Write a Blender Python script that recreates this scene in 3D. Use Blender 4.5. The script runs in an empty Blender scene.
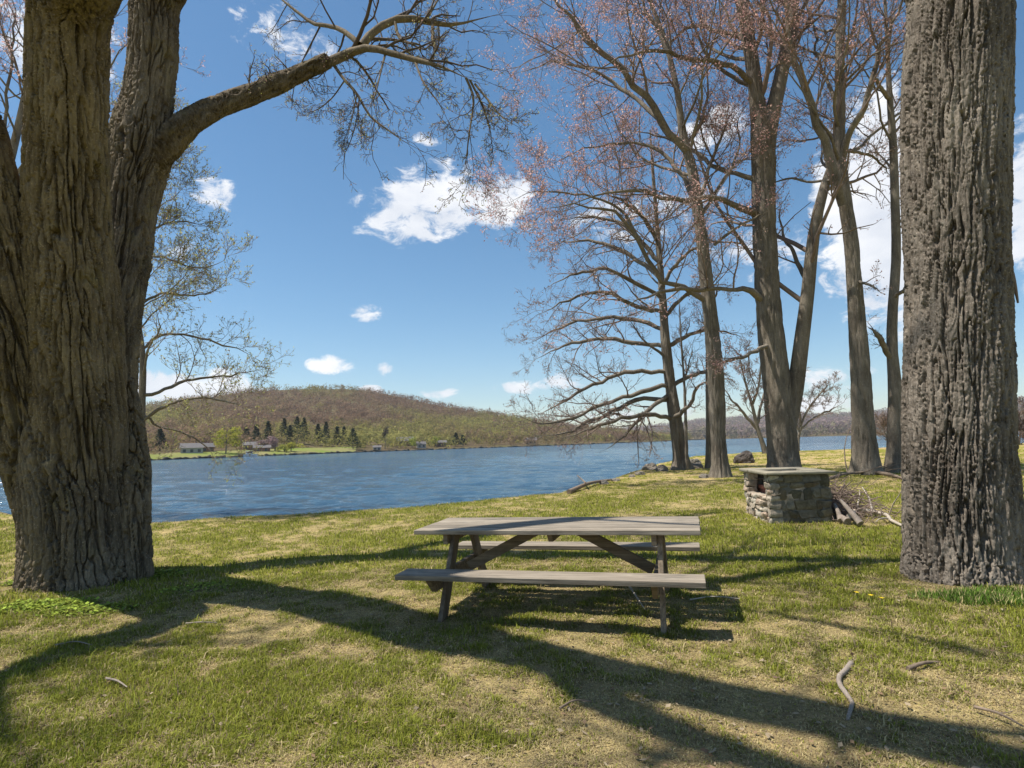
import bpy, math, numpy as np
from mathutils import Matrix, Vector
rng = np.random.default_rng(11)
R_ = math.radians
S = bpy.context.scene
COL = S.collection

# ------------------------------------------------------------------ camera
F = 581.0; CZ = 1.5
u = np.array([-.0293, .1031, 1.0]); u /= np.linalg.norm(u)
Yw = np.array([0, 1.0, 0]) - u * u[1]; Yw /= np.linalg.norm(Yw)
Xw = np.cross(Yw, u)
Q = np.array([Xw, Yw, u])                       # camera frame (right, forward, up) -> world
cam = bpy.data.cameras.new('camera'); camo = bpy.data.objects.new('camera', cam); COL.objects.link(camo)
cx, cy, cz_ = Q @ np.array([1, 0, 0]), Q @ np.array([0, 0, 1]), -(Q @ np.array([0, 1, 0]))
camo.matrix_world = Matrix(((cx[0], cy[0], cz_[0], 0), (cx[1], cy[1], cz_[1], 0), (cx[2], cy[2], cz_[2], CZ), (0, 0, 0, 1)))
cam.sensor_width = 36; cam.lens = F / 1024 * 36; cam.clip_start = .05; cam.clip_end = 9000
S.camera = camo
CAM = np.array([0, 0, CZ])

# ------------------------------------------------------------------ light, exposure
SUN = np.array([-.44, -.015, 1.0]); SUN /= np.linalg.norm(SUN)      # towards the sun
EL = math.asin(SUN[2]); AZ = math.atan2(SUN[0], SUN[1])
W = bpy.data.worlds.new('World'); S.world = W; W.use_nodes = True
sun = bpy.data.lights.new('sun', 'SUN'); sun.energy = 5.0; sun.angle = R_(.53); sun.color = (1, .95, .86)
suno = bpy.data.objects.new('sun', sun); COL.objects.link(suno)
suno.rotation_euler = Vector(SUN).to_track_quat('Z', 'Y').to_euler()
S.view_settings.view_transform = 'Standard'; S.view_settings.look = 'None'
S.view_settings.exposure = .50; S.view_settings.gamma = 1.0; S.view_settings.use_curve_mapping = False
try:
    S.cycles.use_denoising = True; S.cycles.max_bounces = 6; S.cycles.transparent_max_bounces = 8
except Exception: pass

# ------------------------------------------------------------------ helpers
def ray(px, py):
    return Q @ np.array([(px - 512) / F, 1.0, (384 - py) / F])
def at(px, py, Y):
    d = ray(px, py); return CAM + d * (Y / d[1])
def proj(p):
    d = Q.T @ (np.asarray(p, float) - CAM); return 512 + F * d[0] / d[1], 384 - F * d[2] / d[1]
def on_z(px, py, z):
    d = ray(px, py); return CAM + d * ((z - CZ) / d[2])

def _hash(ix, iy, iz, s):
    h = (ix.astype(np.int64) * 374761393 + iy.astype(np.int64) * 668265263 + iz.astype(np.int64) * 2147483647 + s * 974711) & 0x7fffffff
    h = ((h ^ (h >> 13)) * 1274126177) & 0x7fffffff
    h = ((h ^ (h >> 16)) * 1103515245) & 0x7fffffff
    return (h & 0xffffff) / float(0xffffff)
def vn(p, s=0):
    p = np.asarray(p, float); i = np.floor(p).astype(np.int64); f = p - i; f = f * f * (3 - 2 * f)
    out = 0
    for dx in (0, 1):
        for dy in (0, 1):
            for dz in (0, 1):
                w = (f[..., 0] if dx else 1 - f[..., 0]) * (f[..., 1] if dy else 1 - f[..., 1]) * (f[..., 2] if dz else 1 - f[..., 2])
                out = out + w * _hash(i[..., 0] + dx, i[..., 1] + dy, i[..., 2] + dz, s)
    return out
def fbm(p, s=0, o=4):
    a, t, k = .5, 0, 0
    for j in range(o):
        t = t + a * vn(p, s + j); k += a; a *= .5; p = p * 2.03
    return t / k
def vn2(x, y, sc, s=0, o=3):
    return fbm(np.stack([x * sc, y * sc, np.full_like(x, .5)], -1), s, o)
def worley(p, s=0):
    i = np.floor(p).astype(np.int64); F1 = np.full(p.shape[:-1], 9.0); F2 = F1.copy(); ID = F1 * 0
    for dx in (-1, 0, 1):
        for dy in (-1, 0, 1):
            for dz in (-1, 0, 1):
                c = i + np.array([dx, dy, dz])
                q = np.stack([c[..., k] + _hash(c[..., 0], c[..., 1], c[..., 2], s + 17 * k + 3) for k in range(3)], -1)
                d = np.sqrt(((q - p) ** 2).sum(-1))
                hid = _hash(c[..., 0], c[..., 1], c[..., 2], s + 99)
                n = d < F1
                F2 = np.where(n, F1, np.minimum(F2, d)); ID = np.where(n, hid, ID); F1 = np.where(n, d, F1)
    return F1, F2, ID
def sst(a, b, x):
    t = np.clip((x - a) / (b - a), 0, 1); return t * t * (3 - 2 * t)

class MB:
    def __init__(s): s.v = []; s.q = []; s.t = []; s.n = 0; s.c = []; s.mq = []; s.mt = []
    def add(s, v, q=None, t=None, col=None, mi=0):
        v = np.asarray(v, float).reshape(-1, 3)
        if q is not None: q = np.asarray(q, int).reshape(-1, 4); s.q.append(q + s.n); s.mq.append(np.full(len(q), mi))
        if t is not None: t = np.asarray(t, int).reshape(-1, 3); s.t.append(t + s.n); s.mt.append(np.full(len(t), mi))
        s.v.append(v); s.n += len(v)
        if col is not None: s.c.append(np.broadcast_to(np.asarray(col, float), (len(v), 3)))
        return s
    def box(s, c, d, rot=None, col=None, mi=0, bev=.12):
        """a box with slightly chamfered edges; c centre, d full size, rot a 3x3"""
        h = np.asarray(d, float) / 2; b = min(h) * bev
        v = []; idx = {}
        for sx in (-1, 1):
            for sy in (-1, 1):
                for sz in (-1, 1):
                    for a in range(3):
                        p = np.array([sx, sy, sz]) * (h - b); p[a] += (sx, sy, sz)[a] * b
                        idx[(sx, sy, sz, a)] = len(v); v.append(p)
        q = []; t = []
        def g(*k): return idx[k]
        for a in range(3):
            o = [k for k in range(3) if k != a]
            for sg in (-1, 1):
                r = []
                for (m, n) in ((-1, -1), (1, -1), (1, 1), (-1, 1)):
                    k = [0, 0, 0]; k[a] = sg; k[o[0]] = m; k[o[1]] = n; r.append(g(*k, a))
                flip = (sg < 0) ^ (a == 1)
                q.append(r[::-1] if flip else r)
        for a in range(3):
            o = [k for k in range(3) if k != a]
            for m in (-1, 1):
                for n in (-1, 1):
                    k1 = [0, 0, 0]; k2 = [0, 0, 0]; k1[a] = -1; k2[a] = 1
                    for k in (k1, k2): k[o[0]] = m; k[o[1]] = n
                    r = [g(*k1, o[0]), g(*k2, o[0]), g(*k2, o[1]), g(*k1, o[1])]
                    P = [v[i] for i in r]; nn = np.cross(P[1] - P[0], P[2] - P[0])
                    q.append(r if nn @ (P[0] + P[2]) > 0 else r[::-1])
        for sx in (-1, 1):
            for sy in (-1, 1):
                for sz in (-1, 1):
                    r = [g(sx, sy, sz, 0), g(sx, sy, sz, 1), g(sx, sy, sz, 2)]
                    t.append(r if sx * sy * sz > 0 else r[::-1])
        v = np.array(v)
        if rot is not None: v = v @ np.asarray(rot).T
        return s.add(v + np.asarray(c), q, t, col, mi)
    def beam(s, a, b, w, h, side=None, **k):
        """board from a to b; w across (along side), h the other way"""
        a = np.asarray(a, float); b = np.asarray(b, float); d = b - a; L = np.linalg.norm(d); d /= L
        side = np.array([0, 1.0, 0]) if side is None else np.asarray(side, float)
        side = side - d * (side @ d); side /= np.linalg.norm(side); n = np.cross(d, side)
        return s.box((a + b) / 2, (L, w, h), np.stack([d, side, n], 1), **k)
    def tubes(s, P, R, sides=5, col=None, mi=0, cap=False):
        P = np.asarray(P, float); R = np.asarray(R, float)
        if P.ndim == 2: P = P[None]; R = R[None]
        M, K, _ = P.shape
        T = np.gradient(P, axis=1); T /= np.linalg.norm(T, axis=2, keepdims=True) + 1e-9
        m = P[:, -1] - P[:, 0]; ref = np.cross(m, np.where(np.abs(m[:, 2:3]) > .8 * np.linalg.norm(m, axis=1, keepdims=True), [[1., 0, 0]], [[0, 0, 1.]]))
        ref /= np.linalg.norm(ref, axis=1, keepdims=True) + 1e-9
        A = ref[:, None] - T * (T * ref[:, None]).sum(2, keepdims=True); A /= np.linalg.norm(A, axis=2, keepdims=True) + 1e-9
        B = np.cross(T, A); th = np.arange(sides) * 2 * math.pi / sides
        V = P[:, :, None] + R[:, :, None, None] * (A[:, :, None] * np.cos(th)[:, None] + B[:, :, None] * np.sin(th)[:, None])
        i = np.arange(K - 1)[:, None] * sides + np.arange(sides); j = np.arange(K - 1)[:, None] * sides + (np.arange(sides) + 1) % sides
        q = np.stack([i, j, j + sides, i + sides], -1).reshape(-1, 4)
        q = (q[None] + (np.arange(M) * K * sides)[:, None, None]).reshape(-1, 4)
        s.add(V.reshape(-1, 3), q, None, col, mi)
        if cap:
            for mm in range(M):
                for e, rv in ((0, 1), (K - 1, 0)):
                    ring = V[mm, e]; c = ring.mean(0); vv = np.vstack([ring, c])
                    tt = [(k, (k + 1) % sides, sides) for k in range(sides)]
                    if rv: tt = [x[::-1] for x in tt]
                    s.add(vv, None, tt, col, mi)
        return s
    def build(s, name, mats, parent=None, base=None, smooth=True):
        me = bpy.data.meshes.new(name); v = np.concatenate(s.v)
        if base is not None: v = v - np.asarray(base)
        q = np.concatenate(s.q) if s.q else np.zeros((0, 4), int); t = np.concatenate(s.t) if s.t else np.zeros((0, 3), int)
        me.vertices.add(len(v)); me.vertices.foreach_set('co', v.astype(np.float32).ravel())
        me.loops.add(q.size + t.size); me.loops.foreach_set('vertex_index', np.concatenate([q.ravel(), t.ravel()]).astype(np.int32))
        n = len(q) + len(t); me.polygons.add(n)
        st = np.concatenate([np.arange(len(q)) * 4, len(q) * 4 + np.arange(len(t)) * 3]).astype(np.int32)
        me.polygons.foreach_set('loop_start', st)
        if not isinstance(mats, (list, tuple)): mats = [mats]
        for m in mats: me.materials.append(m)
        if len(mats) > 1: me.polygons.foreach_set('material_index', np.concatenate(s.mq + s.mt).astype(np.int32))
        me.polygons.foreach_set('use_smooth', np.full(n, smooth))
        me.update(calc_edges=True)
        if s.c:
            c = np.concatenate(s.c); a = me.attributes.new('tint', 'FLOAT_COLOR', 'POINT')
            a.data.foreach_set('color', np.c_[c, np.ones(len(c))].astype(np.float32).ravel())
        me.validate()
        o = bpy.data.objects.new(name, me); COL.objects.link(o)
        if parent is not None: o.parent = parent
        elif base is not None: o.location = base
        return o

def tag(o, label=None, cat=None, group=None, kind=None):
    for k, v in (('label', label), ('category', cat), ('group', group), ('kind', kind)):
        if v: o[k] = v
    return o
def empty(name, loc, rz=0):
    o = bpy.data.objects.new(name, None); o.empty_display_size = .1; o.location = loc; o.rotation_euler[2] = rz; COL.objects.link(o); return o

# ------------------------------------------------------------------ materials
class NT:
    def __init__(s, name):
        s.m = bpy.data.materials.new(name); s.m.use_nodes = True; s.t = s.m.node_tree; s.t.nodes.clear()
        s.out = s.n('ShaderNodeOutputMaterial'); s.b = s.n('ShaderNodeBsdfPrincipled'); s.l(s.b.outputs[0], s.out.inputs[0])
    def n(s, ty, **k):
        x = s.t.nodes.new(ty)
        for a, v in k.items(): setattr(x, a, v)
        return x
    def l(s, a, b): s.t.links.new(a, b)
    def co(s, scale=(1, 1, 1), src='Object', warp=0, loc=(0, 0, 0)):
        tc = s.n('ShaderNodeTexCoord'); mp = s.n('ShaderNodeMapping'); mp.inputs['Scale'].default_value = scale; mp.inputs['Location'].default_value = loc
        s.l(tc.outputs[src], mp.inputs[0]); return mp.outputs[0]
    def noise(s, co, scale, detail=4, rough=.6, dist=0):
        x = s.n('ShaderNodeTexNoise'); x.inputs['Scale'].default_value = scale; x.inputs['Detail'].default_value = detail
        x.inputs['Roughness'].default_value = rough; x.inputs['Distortion'].default_value = dist
        s.l(co, x.inputs['Vector']); return x.outputs[0]
    def ramp(s, f, stops):
        x = s.n('ShaderNodeValToRGB'); e = x.color_ramp.elements
        e[0].position = stops[0][0]; e[0].color = (*stops[0][1], 1); e[1].position = stops[-1][0]; e[1].color = (*stops[-1][1], 1)
        for p, c in stops[1:-1]: k = e.new(p); k.color = (*c, 1)
        s.l(f, x.inputs[0]); return x.outputs[0]
    def mix(s, f, a, b, mode='MIX'):
        x = s.n('ShaderNodeMix', data_type='RGBA', blend_type=mode)
        for v, i in ((f, 0), (a, 6), (b, 7)):
            if isinstance(v, (int, float)): x.inputs[i].default_value = v
            elif isinstance(v, tuple): x.inputs[i].default_value = (*v, 1)
            else: s.l(v, x.inputs[i])
        return x.outputs[2]
    def math(s, op, a, b=0., c=None):
        x = s.n('ShaderNodeMath', operation=op)
        for i, v in enumerate((a, b, c)):
            if v is None: continue
            if isinstance(v, (int, float)): x.inputs[i].default_value = v
            else: s.l(v, x.inputs[i])
        return x.outputs[0]
    def bump(s, h, strength=.5, dist=.02, prev=None):
        x = s.n('ShaderNodeBump'); x.inputs['Strength'].default_value = strength; x.inputs['Distance'].default_value = dist
        s.l(h, x.inputs['Height'])
        if prev is not None: s.l(prev, x.inputs['Normal'])
        s.l(x.outputs[0], s.b.inputs['Normal']); return x.outputs[0]
    def base(s, c, rough=.8, spec=.3):
        if isinstance(c, tuple): s.b.inputs['Base Color'].default_value = (*c, 1)
        else: s.l(c, s.b.inputs['Base Color'])
        s.b.inputs['Roughness'].default_value = rough; s.b.inputs['Specular IOR Level'].default_value = spec
        return s.m

def bark(name, a, b, c, sc=1.0, bs=.8, bd=.03, moss=None):
    t = NT(name); co = t.co((1, 1, .16)); co2 = t.co()
    n1 = t.noise(co, 9 * sc, 6, .65, .8); n2 = t.noise(co, 30 * sc, 5, .7, .4); n3 = t.noise(co2, 1.3, 3, .5); n4 = t.noise(co2, 45 * sc, 4, .7)
    col = t.ramp(n1, [(.3, a), (.5, b), (.72, c)])
    col = t.mix(.5, col, t.ramp(n2, [(.35, a), (.65, c)]))
    col = t.mix(.35, col, t.ramp(n3, [(.35, a), (.65, c)]), 'MIX')
    col = t.mix(t.ramp(n4, [(.58, (0, 0, 0)), (.72, (1, 1, 1))]), col, tuple(min(1, x * 1.45) for x in c))
    if moss: col = t.mix(t.ramp(t.noise(co2, 1.9, 5, .7), [(.55, (0, 0, 0)), (.75, (.6, .6, .6))]), col, moss)
    h = t.math('ADD', n1, t.math('MULTIPLY', n2, .45)); h = t.math('ADD', h, t.math('MULTIPLY', n4, .15))
    t.bump(h, bs, bd); return t.base(col, .92, .15)
def plain(name, c, rough=.8, var=.25, sc=8, spec=.3, bump=.2, bd=.01):
    t = NT(name); co = t.co(); n = t.noise(co, sc, 5, .65)
    lo = tuple(x * (1 - var) for x in c); hi = tuple(min(1, x * (1 + var)) for x in c)
    t.bump(n, bump, bd); return t.base(t.ramp(n, [(.3, lo), (.7, hi)]), rough, spec)
def tinted(name, rough=.8, spec=.2, transl=0, bsc=None):
    t = NT(name); a = t.n('ShaderNodeAttribute', attribute_name='tint'); t.base(a.outputs['Color'], rough, spec)
    if transl:
        tr = t.n('ShaderNodeBsdfTranslucent'); t.l(a.outputs['Color'], tr.inputs[0]); mx = t.n('ShaderNodeMixShader'); mx.inputs[0].default_value = transl
        t.l(t.b.outputs[0], mx.inputs[1]); t.l(tr.outputs[0], mx.inputs[2]); t.l(mx.outputs[0], t.out.inputs[0])
    return t.m

M_barkL = bark('bark_left', (.055, .04, .028), (.14, .105, .071), (.31, .25, .17), 1.0, .9, .03, (.17, .145, .055))
M_barkR = bark('bark_right', (.055, .042, .032), (.135, .108, .083), (.34, .29, .235), 1.1, .9, .03)
M_barkF = bark('bark_far', (.07, .056, .044), (.165, .135, .106), (.32, .275, .215), .8, .9, .05)
M_barkT = plain('twig_bark', (.21, .155, .125), .9, .25, 3)
M_barkD = plain('dark_twig_bark', (.10, .075, .058), .9, .25, 3)
M_barkP = plain('pale_twig_bark', (.19, .15, .11), .9, .25, 3)
M_budR = tinted('red_buds', .7, .2, .5)
M_grass = tinted('grass_blades', .75, .12, .3)
M_crown = tinted('forest_crowns', .9, .05, .45)

# weathered boards
def wood(name, tone=1.0, hue=(1.03, 1, .93), up=False):
    t = NT(name); co = t.co((9, 9, .45) if up else (.45, 9, 9)); co2 = t.co((24, 24, .9) if up else (.9, 24, 24))
    n1 = t.noise(co, 2.2, 5, .65, .5); n2 = t.noise(co2, 2.0, 4, .7); a = t.n('ShaderNodeAttribute', attribute_name='tint')
    c = t.ramp(n1, [(.28, (.14 * tone, .118 * tone, .095 * tone)), (.5, (.31 * tone, .275 * tone, .235 * tone)), (.75, (.50 * tone, .455 * tone, .395 * tone))])
    c = t.mix(.5, c, t.ramp(n2, [(.35, (.11 * tone, .09 * tone, .07 * tone)), (.62, (.52 * tone, .475 * tone, .42 * tone))]))
    c = t.mix(1.0, c, a.outputs['Color'], 'MULTIPLY'); c = t.mix(1.0, c, hue, 'MULTIPLY')
    st = t.noise(t.co((1, 2, 2)), 3.1, 4, .6)
    c = t.mix(t.ramp(st, [(.5, (0, 0, 0)), (.72, (.55, .55, .55))]), c, (.13 * tone, .12 * tone, .10 * tone))
    t.bump(t.math('ADD', n2, t.math('MULTIPLY', n1, .6)), .6, .006); return t.base(c, .85, .2)
M_wood = wood('weathered_boards', .72); M_woodD = wood('frame_boards', .5, (1.1, .96, .76)); M_woodV = wood('leg_boards', .56, (1.1, .96, .78), True)

# ------------------------------------------------------------------ world
nt = W.node_tree; nt.nodes.clear()
def wn(ty, **k):
    x = nt.nodes.new(ty)
    for a, v in k.items(): setattr(x, a, v)
    return x
def wm(op, a, b=0., c=None, clamp=False):
    x = wn('ShaderNodeMath', operation=op); x.use_clamp = clamp
    for i, v in enumerate((a, b, c)):
        if v is None: continue
        if isinstance(v, (int, float)): x.inputs[i].default_value = v
        else: nt.links.new(v, x.inputs[i])
    return x.outputs[0]
sky = wn('ShaderNodeTexSky', sky_type='NISHITA'); sky.sun_disc = False; sky.sun_elevation = EL; sky.sun_rotation = AZ
sky.altitude = 200; sky.air_density = 1.0; sky.dust_density = .35; sky.ozone_density = 2.2
tc = wn('ShaderNodeTexCoord'); sep = wn('ShaderNodeSeparateXYZ'); nt.links.new(tc.outputs['Generated'], sep.inputs[0])
az = wm('ARCTAN2', sep.outputs[0], sep.outputs[1]); el = wm('ARCSINE', sep.outputs[2])
def azel(px, py):
    d = ray(px, py); d /= np.linalg.norm(d); return math.atan2(d[0], d[1]), math.asin(d[2])
CL = [(424, 205, 66, 40, 1.0, 12), (218, 194, 25, 17, .95, 0), (367, 313, 20, 9, .75, 0), (332, 365, 24, 10, .8, 0), (386, 369, 12, 7, .7, 0), (370, 391, 14, 6, .7, 0),
      (440, 394, 20, 6, .85, 0), (522, 387, 26, 7, .85, 0), (578, 379, 40, 9, .75, 0), (428, 140, 18, 8, .6, 0), (290, 35, 60, 34, .42, 0), (200, 392, 80, 22, 1.0, 0),
      (885, 215, 75, 125, 1.3, 0), (715, 130, 45, 22, .85, 0), (1030, 210, 40, 85, 1.1, 0), (800, 405, 60, 9, .75, 0), (830, 380, 50, 14, .7, 0), (640, 215, 90, 30, .5, 0),
      (500, 200, 40, 36, .9, 0), (760, 250, 60, 30, .6, 0), (640, 415, 70, 8, .55, 0), (60, 40, 60, 70, .9, 0), (190, 255, 40, 14, .4, 0)]
for i in range(34):                            # the same scattered cumulus over the rest of the sky
    a_ = rng.uniform(-math.pi, math.pi); e_ = rng.uniform(.08, 1.2)
    if abs(a_) < .8 and e_ < .75: continue
    CL.append((a_, e_, rng.uniform(.06, .22), rng.uniform(.03, .1), 1.0, None))
acc = None
for (px, py, rx, ry, w_, tilt) in CL:
    if tilt is None: a0, e0, ra, re = px, py, rx, ry
    else:
        a0, e0 = azel(px, py); a1, e1 = azel(px + rx, py); a2, e2 = azel(px, py - ry); ra = abs(a1 - a0) * 1.25; re = abs(e2 - e0) * 1.25
    da = wm('DIVIDE', wm('SUBTRACT', az, a0), ra); de = wm('DIVIDE', wm('SUBTRACT', el, e0), re)
    if tilt: de = wm('SUBTRACT', de, wm('MULTIPLY', da, .35))
    s_ = wm('ADD', wm('MULTIPLY', da, da), wm('MULTIPLY', de, de))
    v_ = wm('MULTIPLY', wm('SUBTRACT', 1.0, s_, clamp=True), w_)
    acc = v_ if acc is None else wm('MAXIMUM', acc, v_)
cb = wn('ShaderNodeCombineXYZ'); nt.links.new(wm('MULTIPLY', az, 1.0), cb.inputs[0]); nt.links.new(wm('MULTIPLY', el, 1.7), cb.inputs[1])
def wnoise(sc, det, rough, dist):
    x = wn('ShaderNodeTexNoise'); x.inputs['Scale'].default_value = sc; x.inputs['Detail'].default_value = det; x.inputs['Roughness'].default_value = rough
    x.inputs['Distortion'].default_value = dist; nt.links.new(cb.outputs[0], x.inputs['Vector']); return x.outputs[0]
n1 = wnoise(19, 10, .66, .5); n2 = wnoise(7, 6, .55, .2)
dens = wm('ADD', acc, wm('MULTIPLY', wm('SUBTRACT', n1, .5), 2.7)); dens = wm('ADD', dens, wm('MULTIPLY', wm('SUBTRACT', n2, .5), .7))
dens = wm('MULTIPLY', dens, wm('GREATER_THAN', acc, .0005))
dens = wm('MULTIPLY', dens, wm('MULTIPLY', acc, 6.0, clamp=True))
mr = wn('ShaderNodeMapRange', interpolation_type='SMOOTHSTEP'); mr.inputs[1].default_value = .28; mr.inputs[2].default_value = .85; nt.links.new(dens, mr.inputs[0])
cov = wm('MULTIPLY', mr.outputs[0], .95)
mixc = wn('ShaderNodeMix', data_type='RGBA'); nt.links.new(cov, mixc.inputs[0])
SKYS = .098
hs = wn('ShaderNodeHueSaturation'); hs.inputs['Saturation'].default_value = 1.18; hs.inputs['Hue'].default_value = .492; nt.links.new(sky.outputs[0], hs.inputs['Color'])
nt.links.new(hs.outputs[0], mixc.inputs[6])
cr = wn('ShaderNodeValToRGB'); nt.links.new(n2, cr.inputs[0]); cr.color_ramp.elements[0].position = .3; cr.color_ramp.elements[1].position = .65
cr.color_ramp.elements[0].color = (.62, .66, .74, 1); cr.color_ramp.elements[1].color = (.95, .95, .96, 1)
cm = wn('ShaderNodeMix', data_type='RGBA', blend_type='MULTIPLY'); cm.inputs[0].default_value = 1; nt.links.new(cr.outputs[0], cm.inputs[6]); cm.inputs[7].default_value = (8.6, 8.6, 8.6, 1)
nt.links.new(cm.outputs[2], mixc.inputs[7])
bg = wn('ShaderNodeBackground'); bg.inputs[1].default_value = SKYS; nt.links.new(mixc.outputs[2], bg.inputs[0])
wo = wn('ShaderNodeOutputWorld'); nt.links.new(bg.outputs[0], wo.inputs[0])

# ------------------------------------------------------------------ terrain
ZW = -.55
shore_px = [(-400, 500), (10, 510), (80, 519), (150, 523), (300, 515.5), (420, 510), (500, 502), (548, 498), (571, 492), (615, 480), (640, 471)]
shore = [on_z(x, y, -.12)[:2] for x, y in shore_px]
shore = [np.array([-140, 12.0])] + shore[:] + [np.array([9.5, 37]), np.array([13, 44]), np.array([20, 49]), np.array([33, 52]), np.array([60, 50]), np.array([300, 60]), np.array([2500, 90])]
shore = np.array(shore)
def sdist(X, Y):
    best = np.full(X.shape, 1e9); sg = np.ones(X.shape)
    for a, b in zip(shore[:-1], shore[1:]):
        d = b - a; L = (d ** 2).sum(); t = np.clip(((X - a[0]) * d[0] + (Y - a[1]) * d[1]) / L, 0, 1)
        dx = X - a[0] - t * d[0]; dy = Y - a[1] - t * d[1]; r = dx * dx + dy * dy
        c = d[0] * (Y - a[1]) - d[1] * (X - a[0]); n = r < best
        best = np.where(n, r, best); sg = np.where(n, np.where(c < 0, 1, -1), sg)
    poly = np.vstack([shore, [[2500, -3000], [-3000, -3000], [-3000, 12.0]]]); ins = np.zeros(X.shape, bool)
    for (ax, ay), (bx, by) in zip(poly, np.roll(poly, -1, 0)):
        if ay == by: continue
        ins ^= ((ay > Y) != (by > Y)) & (X < (bx - ax) * (Y - ay) / (by - ay) + ax)
    return np.sqrt(best) * np.where(ins, 1, -1)
def H(X, Y):
    X = np.asarray(X, float); Y = np.asarray(Y, float)
    b = .06 + .014 * 14 * np.tanh((X - .44) / 14)
    b = b + .07 * (vn2(X, Y, .22, 5, 2) - .5) * sst(3, 9, np.hypot(X, Y)) + .05 * (vn2(X, Y, .9, 8, 3) - .5)
    r = np.hypot(X, Y); b = b + np.clip(r - 60, 0, 400) * .004
    s = sdist(X, Y) + .5 * (vn2(X, Y, 1.1, 3, 2) - .5)
    up = sst(-.9, .7, s); lo = ZW - .05 - np.clip(-s - .9, 0, 30) * .12
    return np.where(s > -.9, (ZW - .05) + (b - ZW + .05) * up, lo)
def h1(x, y): return float(H(np.array([x]), np.array([y]))[0])
def gp(px, py):
    """ground point seen at a pixel"""
    z = .0
    for _ in range(12): p = on_z(px, py, z); z = h1(p[0], p[1])
    return p
def dry(X, Y):
    s = .30 * vn2(X, Y, .55, 21, 3) + .36 * vn2(X, Y, 2.3, 25, 3) + .34 * vn2(X, Y, 7.0, 29, 2)
    def g(x, y, r): return np.exp(-((X - x) ** 2 + (Y - y) ** 2) / r ** 2)
    s = s + .16 * g(.6, 2.8, 1.3) + .12 * g(2.2, 2.6, .9) - .10 * g(3.2, 8.5, 1.6) - .08 * g(-2.0, 3.2, .8) - .06 * g(3.3, 3.6, .8) - .08 * g(5.4, 5.0, .8) + .05 * sst(12, 22, np.hypot(X, Y))
    return np.clip((s - .462) / .17, 0, 1)
GREEN = np.array([.14, .175, .022]); LIME = np.array([.305, .305, .048]); STRAW = np.array([.50, .405, .205]); DIRT = np.array([.20, .145, .095])
def bare(X, Y):
    g = lambda x, y, r: np.exp(-((X - x) ** 2 + (Y - y) ** 2) / r ** 2)
    b = .55 * vn2(X, Y, 1.3, 51, 3) + .45 * vn2(X, Y, 5.5, 55, 3) + .14 * g(1.1, 2.75, 1.0) + .10 * g(2.0, 2.7, .8) + .08 * g(.3, 3.3, .8) + .07 * g(.6, 5.2, .9) + .05 * g(-1.6, 3.6, .7)
    return np.clip((b - .55) / .13, 0, 1)
def lawn_col(X, Y):
    d = dry(X, Y)[..., None]; m = vn2(X, Y, 6, 41, 3)[..., None]; k = vn2(X, Y, 18, 45, 2)[..., None]
    c = GREEN * (1 - m) + LIME * m; c = c * (1 - sst(.3, .85, d + .5 * (k - .5))) + STRAW * sst(.3, .85, d + .5 * (k - .5))
    return c
azs = np.concatenate([np.radians(np.linspace(-58, 58, 800)), np.radians(np.linspace(58, 302, 90))[1:-1]])
rs = np.concatenate([np.geomspace(.4, 70, 460), np.geomspace(70, 2780, 40)[1:]])
A, Rr = np.meshgrid(azs, rs); X = Rr * np.sin(A); Y = Rr * np.cos(A); Z = H(X, Y)
na, nr = len(azs), len(rs)
i, j = np.meshgrid(np.arange(nr - 1), np.arange(na), indexing='ij'); j2 = (j + 1) % na
qd = np.stack([i * na + j, (i + 1) * na + j, (i + 1) * na + j2, i * na + j2], -1).reshape(-1, 4)[:, ::-1]
dd = dry(X, Y); bb_ = bare(X, Y)[..., None]; C = lawn_col(X, Y) * .66 + DIRT * .17; C = C * (1 - .6 * bb_) + (DIRT * .75 + STRAW * .12) * .6 * bb_
sdd = sdist(X, Y)[..., None]; C = np.where(sdd < .5, np.array([.15, .125, .09]), C)
C = C * (1 - sst(15, 35, Rr)[..., None]) + (lawn_col(X, Y) * np.array([1.0, .93, 1.0]) * .9) * sst(15, 35, Rr)[..., None]
mb = MB(); mb.add(np.stack([X, Y, Z], -1), qd, None, C.reshape(-1, 3))
cz0 = np.array([[0, 0, h1(0, .1)]]); mb.add(cz0, None, None, DIRT); fan = np.stack([np.arange(na), (np.arange(na) + 1) % na, np.full(na, nr * na)], 1)[:, ::-1]; mb.t.append(fan); mb.mt.append(np.zeros(na))
t = NT('lawn_soil'); a = t.n('ShaderNodeAttribute', attribute_name='tint'); co = t.co(); n = t.noise(co, 22, 6, .7); n2_ = t.noise(co, 3.5, 5, .65)
c = t.mix(1.0, a.outputs['Color'], t.ramp(n, [(.3, (.55, .55, .5)), (.7, (1.4, 1.35, 1.2))]), 'MULTIPLY'); c = t.mix(1.0, c, t.ramp(n2_, [(.3, (.78, .82, .8)), (.7, (1.2, 1.15, 1.1))]), 'MULTIPLY')
t.bump(n, .9, .03); M_soil = t.base(c, .95, .05)
g = mb.build('ground', M_soil); tag(g, 'sloping lawn running down to the lake', 'lawn', kind='structure')

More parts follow.
